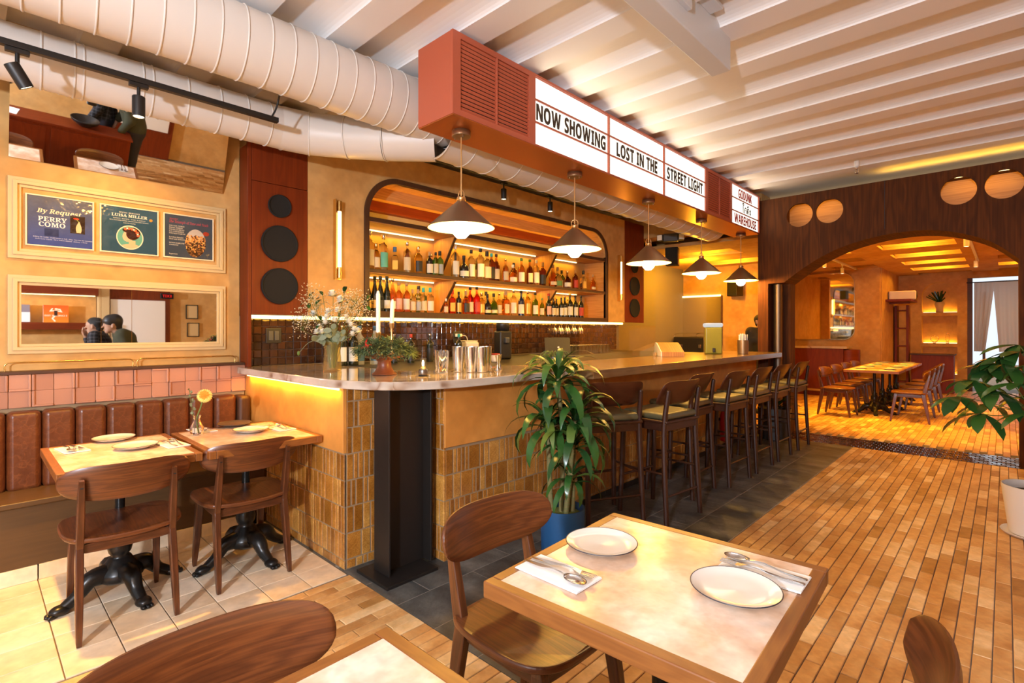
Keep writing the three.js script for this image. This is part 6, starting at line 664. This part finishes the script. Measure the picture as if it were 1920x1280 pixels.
{ // trailing plant and lily on the counter behind the dracaena
  const t = thing('counter_plant', 'trailing green plant with a white lily on the counter behind the dracaena', 'potted plant', -2.36, 1.1155, 2.92); pot(t, 0.05, 0.062, 0.1, M.brownPlate, M.soil, 0.006); const lg = leafGeo(0.11, 0.075, 0.7, 0.1, 6, 0.5, 0.4), r = rng(67);
  for (let i = 0; i < 22; i++) { const az = i * 2.4, R = 0.06 + 0.1 * r(), y = 0.13 - R * 0.9 + 0.06 * r(), x = Math.sin(az) * R, z = Math.cos(az) * R; part(t, 'leaf_stalk', tube([[0, 0.07, 0], [x * 0.5, 0.14, z * 0.5], [x, y, z]], 0.002, 8, 5), M.stem); setLeaf(part(t, 'leaf', lg, i % 3 ? M.leaf : M.leafDark), x, y, z, az, -0.2, 0, 0.8 + 0.4 * r()); }
  part(t, 'lily', lathe([[0.002, 0], [0.006, 0.03], [0.012, 0.075], [0.022, 0.1], [0.019, 0.1], [0.01, 0.07], [0.003, 0.03]], 16).rotateZ(-0.15).translate(0.16, -0.07, 0.12), M.petal); part(t, 'lily_stalk', tube([[0, 0.06, 0], [0.09, 0.03, 0.07], [0.16, -0.07, 0.12]], 0.003, 10, 6), M.stem);
}
{ // bouquet: every kind of stem its own thing
  const X0 = -3.475, Y0 = 1.1225, D0 = 1.79, r = rng(70);
  const spot = (u0, v0, k = 0) => { const u = u0 * 1.28, v = v0 > 0.2 ? 0.2 + (v0 - 0.2) * 1.62 : v0; return [-0.6897 * k + 0.7241 * u, v, -0.6897 * u - 0.7241 * k]; };   // u across the bouquet as a visitor at the bar sees it, v up, k away
  const stem = (t, end, w = 0.0018) => { const a = [(end[0]) * 0.08, 0.012, end[2] * 0.08], b = [end[0] * 0.3, 0.2, end[2] * 0.3]; part(t, 'stem', tube([a, b, [lerp(b[0], end[0], 0.6), lerp(0.2, end[1], 0.65), lerp(b[2], end[2], 0.6)], end], w, 18, 5), M.stem); };
  const ring = new THREE.CircleGeometry(1, 7).scale(0.0035, 0.011, 1).translate(0, 0.011, 0), daisy = (() => { const l = []; for (let k = 0; k < 3; k++) for (let i = 0; i < 12; i++) l.push(moved(ring, 0, 0.002 * k, 0, i * 0.5236 + k * 0.26, -1.2 + k * 0.36)); return merge(l); })(), core = new THREE.SphereGeometry(0.006, 8, 6).scale(1, 0.5, 1).translate(0, 0.004, 0);
  const dz = [[-0.10, 0.31, 0], [0.0, 0.40, 0.02], [0.055, 0.375, 0.0], [0.05, 0.33, -0.05], [-0.0, 0.325, -0.05], [-0.005, 0.30, -0.06], [0.03, 0.285, -0.06], [-0.045, 0.255, -0.07], [-0.06, 0.235, -0.07], [-0.03, 0.235, -0.08], [0.105, 0.28, -0.04], [0.12, 0.265, -0.05], [0.135, 0.245, -0.05], [0.155, 0.24, -0.04], [-0.02, 0.275, -0.06], [0.09, 0.30, -0.03], [0.13, 0.225, -0.06]];
  dz.forEach((p, i) => { const e = spot(...p), t = thing('white_flower', i === 0 ? 'large white bloom at the side of the bouquet towards the mahogany panel' : 'small white daisy-like bloom in the big bouquet', 'flower', X0, Y0, D0, 0, i ? 'white blooms of the bouquet' : undefined); stem(t, e); const s = i < 3 ? 2.1 : 1.6, o = part(t, 'bloom', daisy, M.petal); o.position.set(...e); o.scale.setScalar(s); o.rotation.set(0.5, 0.9 + r(), -0.5 + r() * 0.6); const c = part(t, 'heart', core, M.yellowPetal); c.position.set(...e); c.rotation.copy(o.rotation); c.scale.setScalar(s); });
  for (const [label, pts] of [['sprays of tiny white gypsophila on the panel side of the bouquet', [[-0.2, 0.34], [-0.16, 0.4], [-0.13, 0.44], [-0.22, 0.30], [-0.14, 0.36], [-0.1, 0.40]]], ['sprays of tiny white gypsophila on the shelf side of the bouquet', [[0.09, 0.42], [0.13, 0.40], [0.17, 0.38], [0.19, 0.33], [0.12, 0.35], [0.16, 0.42], [0.06, 0.36]]]]) {
    const t = thing('gypsophila', label, 'flowers', X0, Y0, D0), bud = new THREE.IcosahedronGeometry(0.0036, 0), buds = [], twigs = []; for (const [u, v] of pts) { const e = spot(u * 0.8, v - 0.05, (r() - 0.5) * 0.1); stem(t, e, 0.0014); for (let i = 0; i < 70; i++) { const q = [e[0] + (r() - 0.5) * 0.15, e[1] + (r() - 0.35) * 0.16, e[2] + (r() - 0.5) * 0.15]; buds.push(bud.clone().scale(...[0, 1, 2].map(() => 0.8 + r() * 0.7)).translate(...q)); if (i % 2) twigs.push(tube([e, [(e[0] + q[0]) / 2, (e[1] + q[1]) / 2 + 0.006, (e[2] + q[2]) / 2], q], 0.0005, 3, 3)); } } stuffPart(t, 'buds', merge(buds), M.bud); stuffPart(t, 'twigs', merge(twigs), M.stem);
  }
  const el = new THREE.CircleGeometry(1, 14).scale(0.019, 0.026, 1).translate(0, 0.026, 0);
  for (const [u, v, label] of [[0.02, 0.26, 'grey-green eucalyptus branch in the middle of the bouquet'], [0.075, 0.24, 'grey-green eucalyptus branch on the shelf side of the bouquet'], [-0.06, 0.22, 'grey-green eucalyptus branch hanging over the vase rim']]) { const e = spot(u, v, -0.09), t = thing('eucalyptus_branch', label, 'branch', X0, Y0, D0); stem(t, e, 0.002); for (let i = 0; i < 9; i++) { const f = 0.5 + i * 0.06; const m = part(t, 'leaf', el, M.euca); m.position.set(lerp(e[0] * 0.3, e[0], (f - 0.3) / 0.7), lerp(0.16, e[1], (f - 0.3) / 0.7), lerp(e[2] * 0.3, e[2], (f - 0.3) / 0.7)); m.rotation.set(-0.3 + r() * 0.8, 0.8 + (r() - 0.5) * 2.2, (i % 2 ? 1 : -1) * (0.7 + r()), 'YXZ'); m.scale.setScalar(0.75 + r() * 0.5); } }
  const gl = [leafGeo(0.13, 0.045, 0.9, 0.15, 6, 0.6, 0.1), leafGeo(0.1, 0.04, 0.5, 0.15, 6, 0.6, 0.1)];
  for (const [u, v, k, label] of [[-0.13, 0.43, 0, 'dark green arching leaf spray over the panel side of the bouquet'], [-0.055, 0.44, 0, 'upright green spike at the top of the bouquet'], [0.06, 0.445, 0.02, 'bright green leaf rosette at the top of the bouquet'], [0.19, 0.42, 0.02, 'green leaf tip against the bottle shelves'], [-0.05, 0.33, -0.05, 'broad dark leaves in the middle of the bouquet']]) { const e = spot(u, v - 0.03, k), t = thing('foliage_spray', label, 'leaves', X0, Y0, D0); stem(t, e, 0.002); for (let i = 0; i < 6; i++) setLeaf(part(t, 'leaf', gl[i % 2], i % 2 ? M.leaf : M.leafDark), e[0], e[1] - 0.01 * i, e[2], i * 2.0 + u * 20, 0.7 - i * 0.2, 0, 0.6 + r() * 0.3); }
  const bud = thing('flower_bud', 'single pale bud on a thin stalk hanging out of the bouquet', 'flower', X0, Y0, D0), be = spot(-0.175, 0.12, -0.04); part(bud, 'stem', tube([[0, 0.02, 0], spot(-0.03, 0.2, -0.03), spot(-0.11, 0.2, -0.04), be], 0.0018, 20, 5), M.euca); part(bud, 'bud', new THREE.SphereGeometry(0.01, 10, 8).scale(1, 1.7, 1).translate(...be), M.leafPale);
  // evergreen in the pedestal bowl
  const ev = thing('evergreen_wreath', 'evergreen cedar sprigs heaped in the pedestal bowl with a red ribbon', 'greenery', -2.93, 1.2385, 1.87), needles = [], base = leafGeo(0.05, 0.008, 0.6, 0.1, 3, 0.6, 0.6), c0 = new THREE.Vector3();
  for (let i = 0; i < 420; i++) { const az = r() * 6.283, R = 0.03 + 0.155 * Math.sqrt(r()), y = 0.085 * (1 - (R / 0.24) ** 2) * (0.3 + r()) - (R > 0.13 ? 0.03 * r() : 0), x = Math.sin(az) * R * 1.05, z = Math.cos(az) * R; for (let k = 0; k < 6; k++) needles.push(moved(base, x + (r() - 0.5) * 0.02, y + 0.004 * k, z + (r() - 0.5) * 0.02, az + (k - 2.5) * 0.5, -(0.9 - R * 5 + (r() - 0.5) * 0.9))); }
  stuffPart(ev, 'needles', merge(needles), M.cedar); const rb = leafGeo(0.055, 0.022, 1.2, 0.05, 5, 0.3, 0.5); const bow = part(ev, 'ribbon', merge([0, 1, 2, 3, 4, 5].map((i) => moved(rb, 0, 0, 0, i * 1.05, 0.5 - (i % 2) * 1.1))), M.ribbon); bow.position.set(0.0, 0.065, 0.13); bow.rotation.set(1.0, 0.4, 0);
}
// ------------------------------------------------------------------ the dining side that the wall mirrors show
{
  struct('wall_right_panel', ext(1.98, 2.05, 0, 3.31, 1.62, 2.5, 0, 'y'), M.mahogany); 
  const pi = structure('trim_2'); struct('pillar', ext(1.9, 2.05, 0, 3.31, 1.47, 1.62, 0.004, 'y'), M.cream, pi);
  solo('white_board', ext(1.955, 1.978, 0.5, 1.93, 1.64, 2.42, 0.004), M.white, 'plain white board on the wall behind the two men, seen in the mirror', 'board');
  const sh = thing('book_shelf', 'mahogany wall shelf with an orange book, seen in the framed mirror', 'shelf'); part(sh, 'board', ext(1.78, 2.045, 1.42, 1.53, 0.1, 1.46, 0.004, 'z'), M.mahogany); part(sh, 'board', ext(1.78, 2.045, 1.97, 2.1, 0.1, 1.46, 0.004, 'z'), M.mahogany); part(sh, 'back_panel', ext(2.03, 2.049, 1.53, 1.97, 0.1, 1.46, 0, 'z'), M.plasterSmooth); part(sh, 'led_strip', ext(1.82, 1.84, 1.955, 1.968, 0.15, 1.42, 0), M.ledStrip); areaLight('shelf_light', P(1.85, 1.95, 0.78), P(1.9, 1.5, 0.78), 1.2, 0.03, LED, 30);
  const bookTex = canvasTex(512, 512, (x, w) => { const g = x.createLinearGradient(0, 0, 0, w); g.addColorStop(0, '#e2551f'); g.addColorStop(1, '#f0902c'); x.fillStyle = g; x.fillRect(0, 0, w, w); x.fillStyle = '#fbeede'; x.font = 'bold 64px sans-serif'; x.fillText('I CAN', 30, 330); x.fillText('COOK', 190, 330, 150); x.fillText('TOO', 360, 330); x.strokeStyle = '#fbeede'; x.lineCap = 'round'; x.lineWidth = 30; x.beginPath(); x.moveTo(250, 160); x.lineTo(150, 190); x.lineTo(180, 120); x.lineTo(250, 110); x.moveTo(250, 160); x.lineTo(370, 170); x.lineTo(330, 100); x.stroke(); x.lineWidth = 34; x.beginPath(); x.moveTo(270, 300); x.lineTo(330, 390); x.lineTo(280, 470); x.stroke(); x.fillStyle = '#2a2020'; x.fillRect(225, 160, 70, 150); x.fillStyle = '#f7dcc4'; x.beginPath(); x.arc(255, 110, 30, 0, 7); x.fill(); });
  const bk = thing('book', 'orange cookbook standing on the mirrored shelf', 'book', 1.93, 1.5305, 0.95, -Math.PI / 2); part(bk, 'block', rbox(0.3, 0.27, 0.03, 0.003).translate(0, 0.135, 0), M.paper); part(bk, 'cover', new THREE.PlaneGeometry(0.3, 0.27).translate(0, 0.135, 0.0155), phy(0xffffff, 0.4, { map: bookTex }));
  const b2 = thing('book', 'grey and white book at the end of the mirrored shelf', 'book', 1.93, 1.5305, 0.55, -Math.PI / 2); part(b2, 'block', rbox(0.2, 0.27, 0.03, 0.003).translate(0, 0.135, 0), std(lin(0.2, 0.19, 0.25), 0.5)); part(b2, 'band', rbox(0.2, 0.15, 0.001, 0).translate(0, 0.08, 0.016), M.paper);
  const cab = thing('low_cabinet', 'low mahogany cabinet behind the set tables, seen in the tilted mirror', 'cabinet', 0.34, 0, 0.45); part(cab, 'carcass', rbox(0.3, 0.9, 2.3, 0.005, 'y').translate(0, 0.45, 0), M.mahogany); part(cab, 'top', rbox(0.34, 0.03, 2.34, 0.005, 'z').translate(0, 0.915, 0), M.mahogany); for (const z of [-0.55, 0.0, 0.55]) part(cab, 'door', rbox(0.012, 0.8, 0.5, 0.003, 'y').translate(-0.156, 0.46, z), M.mahogany);
  for (const [D, s] of [[-0.25, 'first'], [0.3, 'second']]) { const c = thing('menu_card', s + ' white menu card lying on the mirrored cabinet', 'menu', 0.34, 0.9305, D, 0.2); part(c, 'sheet', rbox(0.2, 0.004, 0.28, 0.001).translate(0, 0.002, 0), M.paper); part(c, 'emblem', new THREE.TorusGeometry(0.03, 0.004, 4, 6).rotateX(Math.PI / 2).translate(-0.03, 0.0045, 0.06), LB.red); }
  const bo = thing('serving_bowl', 'black bowl on the mirrored cabinet', 'bowl', 0.34, 0.9305, 1.1); part(bo, 'bowl', lathe([[0, 0.01], [0.06, 0], [0.15, 0.07], [0.16, 0.1], [0.15, 0.1], [0.06, 0.012], [0, 0.012]], 32), M.black);
  for (const [y, D, l] of [[1.75, 2.86, 'upper'], [1.42, 2.88, 'lower']]) { const f = thing('picture_frame', l + ' dark framed picture on the side wall, seen in the mirror', 'picture frame', 2.045, y, D, -Math.PI / 2); const o = shapeOf([[-0.1, -0.13], [0.1, -0.13], [0.1, 0.13], [-0.1, 0.13]]); o.holes.push(shapeOf([[-0.085, -0.115], [0.085, -0.115], [0.085, 0.115], [-0.085, 0.115]])); part(f, 'frame', extrude(o, 0.02, 0.002), M.black); part(f, 'print', new THREE.PlaneGeometry(0.175, 0.235).translate(0, 0, 0.008), M.cream); }
  const ex = thing('exit_sign', 'small glowing red exit sign on the mahogany wall, seen in the mirror', 'sign', 1.97, 2.02, 2.45, -Math.PI / 2); part(ex, 'housing', rbox(0.2, 0.1, 0.03, 0.005), M.black); part(ex, 'face', new THREE.PlaneGeometry(0.18, 0.085).translate(0, 0, 0.0165), new THREE.MeshStandardMaterial({ color: 0x000000, emissive: 0xff2010, emissiveIntensity: 1.2, emissiveMap: canvasTex(256, 128, (x) => { x.fillStyle = '#000'; x.fillRect(0, 0, 256, 128); x.fillStyle = '#fff'; x.font = 'bold 96px sans-serif'; x.textAlign = 'center'; x.fillText('EXIT', 128, 98); }) }));
}
// ------------------------------------------------------------------ people
// bones: [ax, ay, az, ra, bx, by, bz, rb]; meshes the smooth union of tapered capsules inside a cube
function flesh(bones, c, half, res, k = 0.03) {
  const mc = new MarchingCubes(res, M.white, false, false, 120000), h = res / 2, f = mc.field; mc.isolation = 0;
  for (let z = 0; z < res; z++) for (let y = 0; y < res; y++) for (let x = 0; x < res; x++) {
    const px = c[0] + (x - h) / h * half, py = c[1] + (y - h) / h * half, pz = c[2] + (z - h) / h * half; let d = 1e3;
    for (const b of bones) { const ex = b[4] - b[0], ey = b[5] - b[1], ez = b[6] - b[2], qx = px - b[0], qy = py - b[1], qz = pz - b[2], t = clamp((qx * ex + qy * ey + qz * ez) / (ex * ex + ey * ey + ez * ez + 1e-9), 0, 1), e = Math.hypot(qx - ex * t, qy - ey * t, qz - ez * t) - lerp(b[3], b[7], t), m = Math.max(k - Math.abs(d - e), 0) / k; d = Math.min(d, e) - m * m * k * 0.25; }
    f[z * res * res + y * res + x] = -d;
  }
  mc.update(); const n = mc.count, p = new Float32Array(mc.positionArray.slice(0, n * 3)), q = new Float32Array(mc.normalArray.slice(0, n * 3)); for (let i = 0; i < n; i++) { p[i * 3] = c[0] + p[i * 3] * half; p[i * 3 + 1] = c[1] + p[i * 3 + 1] * half; p[i * 3 + 2] = c[2] + p[i * 3 + 2] * half; }
  const g = new THREE.BufferGeometry(); g.setAttribute('position', new THREE.BufferAttribute(p, 3)); g.setAttribute('normal', new THREE.BufferAttribute(q, 3)); g.setAttribute('uv', new THREE.BufferAttribute(new Float32Array(n * 2), 2)); return g;
}
function person(label, X, D, turn, o) {
  const t = thing('person', label, 'person', X, 0, D, turn), s = o.height / 1.72, l = o.lean, S = (b) => b.map((v) => v * s);
  const neck = [0, 1.43 - l * 0.12, l * 0.28], chest = [0, 1.25 - l * 0.05, l * 0.16], hd = [0, 1.575 - l * 0.2, l * 0.42 + 0.01], sk = std(lin(0.42, 0.235, 0.15), 0.55);
  const sh = (x) => [x * 0.175, 1.395 - l * 0.11, l * 0.25], el = (x) => (x === o.up ? [x * 0.2, 1.16 - l * 0.1, l * 0.3 + 0.12] : [x * 0.23, 1.12, l * 0.2 - 0.02]), wr = (x) => (x === o.up ? [x * 0.09, hd[1] - 0.16, hd[2] + 0.13] : [x * 0.22, 0.9, l * 0.2 + 0.08]);
  const seg = (a, ra, b, rb) => [...a, ra, ...b, rb], arms = [], legs = [], torso = [seg([-0.08, 0.95, 0], 0.115, [0.08, 0.95, 0], 0.115), seg([-0.06, 1.08, l * 0.05], 0.105, [0.06, 1.08, l * 0.05], 0.105), seg([-0.09, 1.27, chest[2]], 0.115, [0.09, 1.27, chest[2]], 0.115), seg(sh(-1), 0.062, sh(1), 0.062), seg([0, 1.0, 0], 0.12, chest, 0.12)];
  for (const x of [-1, 1]) { arms.push(seg(sh(x), 0.056, el(x), 0.042), seg(el(x), 0.042, wr(x), 0.028)); legs.push(seg([x * 0.09, 0.92, 0], 0.098, [x * 0.1, 0.5, 0.01], 0.062), seg([x * 0.1, 0.5, 0.01], 0.06, [x * 0.105, 0.09, -0.02], 0.04), seg([x * 0.105, 0.05, -0.03], 0.042, [x * 0.115, 0.035, 0.13], 0.034)); }
  const head = [seg([0, hd[1] + 0.02, hd[2] - 0.018], 0.088, [0, hd[1] + 0.025, hd[2] + 0.02], 0.08), seg([0, hd[1] - 0.04, hd[2] + 0.025], 0.066, [0, hd[1] - 0.085, hd[2] + 0.05], 0.036), seg([0, hd[1] + 0.0, hd[2] + 0.09], 0.009, [0, hd[1] - 0.03, hd[2] + 0.113], 0.013), seg([-0.03, hd[1] + 0.024, hd[2] + 0.082], 0.012, [0.03, hd[1] + 0.024, hd[2] + 0.082], 0.012), seg([-0.018, hd[1] - 0.062, hd[2] + 0.086], 0.008, [0.018, hd[1] - 0.062, hd[2] + 0.086], 0.008), seg([-0.086, hd[1] + 0.01, hd[2] - 0.005], 0.014, [-0.082, hd[1] - 0.03, hd[2]], 0.009), seg([0.086, hd[1] + 0.01, hd[2] - 0.005], 0.014, [0.082, hd[1] - 0.03, hd[2]], 0.009), seg([0, hd[1] - 0.05, hd[2] - 0.01], 0.052, neck, 0.058)];
  const hand = (x) => { const w = wr(x), d = new THREE.Vector3(...w).sub(new THREE.Vector3(...el(x))).normalize(), side = new THREE.Vector3(0, 0, 1).cross(d).normalize(); if (side.length() < 0.5) side.set(1, 0, 0); const at = (f, g, q = 0) => { const v = new THREE.Vector3(...w).addScaledVector(d, f).addScaledVector(side, g); v.z += q; return v.toArray(); }, b = [seg(w, 0.026, at(0.07, 0), 0.03), seg(at(0.05, -0.022), 0.02, at(0.085, -0.026), 0.013), seg(at(0.05, 0.022), 0.02, at(0.085, 0.026), 0.013)]; [-0.03, -0.01, 0.01, 0.03].forEach((g, i) => { const L = [0.055, 0.07, 0.075, 0.062][i]; b.push(seg(at(0.085, g), 0.0095, at(0.085 + L * 0.6, g * 1.05, -0.006), 0.0085), seg(at(0.085 + L * 0.6, g * 1.05, -0.006), 0.0085, at(0.085 + L, g, -0.02), 0.007)); }); b.push(seg(at(0.025, -0.028), 0.012, at(0.06, -0.055), 0.01), seg(at(0.06, -0.055), 0.01, at(0.085, -0.06, -0.01), 0.008)); return b; };
  const all = [...torso, ...arms, ...legs, seg(neck, 0.055, chest, 0.08)].map(S).map((b) => { b[3] *= 1; return b; }), grow = (list, a) => list.map((b) => { const q = [...b]; q[3] += a; q[7] += a; return q; });
  part(t, 'body', merge([flesh(all, [0, 0.86 * s, 0.08], 0.95, 76, 0.05), flesh(head.map(S), [hd[0], hd[1] * s - 0.02, hd[2] * s], 0.19, 54, 0.018), ...[-1, 1].map((x) => { const w = S(wr(x)); return flesh(hand(x).map(S), [w[0], w[1] - (x === o.up ? -0.06 : 0.06), w[2]], 0.17, 60, 0.008); })]), sk);
  part(t, 'shirt', flesh(grow([...torso, ...arms.map((b, i) => (i % 2 ? [...b.slice(0, 4), ...[0, 1, 2].map((j) => lerp(b[j], b[4 + j], 0.82)), b[7] + 0.004] : b))].map(S), 0.014), [0, 1.15 * s, 0.1], 0.55, 64, 0.05), o.shirt);
  part(t, 'trousers', flesh(grow([seg([-0.07, 0.94, 0], 0.118, [0.07, 0.94, 0], 0.118), ...legs.filter((b, i) => i % 3 < 2)].map(S), 0.013), [0, 0.5 * s, 0], 0.58, 56, 0.04), o.trousers);
  for (const x of [-1, 1]) part(t, 'shoe', flesh([seg([x * 0.105, 0.045, -0.035], 0.048, [x * 0.117, 0.036, 0.14], 0.036)].map(S), [x * 0.11 * s, 0.05, 0.05], 0.2, 28, 0.02), M.black);
  for (const x of [-1, 1]) part(t, 'eye', new THREE.SphereGeometry(0.011 * s, 10, 8).translate(x * 0.032 * s, (hd[1] + 0.008) * s, (hd[2] + 0.079) * s), M.blackMatte);
  part(t, 'hair', flesh([seg([0, hd[1] + 0.04, hd[2] - 0.03], 0.093, [0, hd[1] + 0.05, hd[2] - 0.0], 0.086), seg([0, hd[1] - 0.03, hd[2] - 0.06], 0.062, [0, hd[1] + 0.03, hd[2] - 0.04], 0.09)].map(S), [0, hd[1] * s, hd[2] * s], 0.2, 44, 0.02), M.blackMatte);
  if (o.cap) { const y = hd[1] + 0.03; part(t, 'cap', merge([flesh([seg([0, y + 0.035, hd[2] - 0.03], 0.102, [0, y + 0.03, hd[2] + 0.012], 0.098)].map(S), [0, (y + 0.02) * s, hd[2] * s], 0.2, 40, 0.02), boxUV(extrude((() => { const q = new THREE.Shape(); q.moveTo(-0.085, 0); q.quadraticCurveTo(-0.09, 0.1, 0, 0.115); q.quadraticCurveTo(0.09, 0.1, 0.085, 0); q.closePath(); return q; })(), 0.006, 0.002).rotateX(Math.PI / 2)).translate(0, (y + 0.02) * s, (hd[2] + 0.07) * s)]), M.black); }
  return t;
}
const plaid = canvasTex(256, 256, (x) => { x.fillStyle = '#141417'; x.fillRect(0, 0, 256, 256); x.fillStyle = 'rgba(120,120,130,.35)'; for (let i = 0; i < 256; i += 64) { x.fillRect(i, 0, 18, 256); x.fillRect(0, i, 256, 18); } }); plaid.wrapS = plaid.wrapT = THREE.RepeatWrapping; plaid.repeat.set(5, 5);
const pm = person('man in a black cap and dark olive shirt leaning in, seen in the mirror', 0.62, 1.70, 0.05, { height: 1.74, lean: 0.55, up: 0, cap: true, shirt: std(lin(0.04, 0.042, 0.02), 0.9), trousers: std(lin(0.02, 0.02, 0.03), 0.9) });
const pb = person('black-haired man in a plaid shirt, hand at his face, seen in the mirror', 0.95, 1.40, 0.4, { height: 1.66, lean: 0.25, up: 1, cap: false, shirt: tex(plaid, 0.9), trousers: std(lin(0.02, 0.02, 0.03), 0.9) });
{ const g = pb.children.find((c) => c.name === 'shirt'); boxUV(g.geometry, 'x'); }
person('person in a dark jacket half hidden behind the wooden arch column', -3.07, 9.4, 0.9, { height: 1.72, lean: 0.1, up: 0, cap: false, shirt: M.blackMatte, trousers: M.blackMatte });
napkin0.removeFromParent();
scene.traverse((o) => { if (o.isMesh) o.castShadow = o.receiveShadow = true; });
renderer.render(scene, camera);
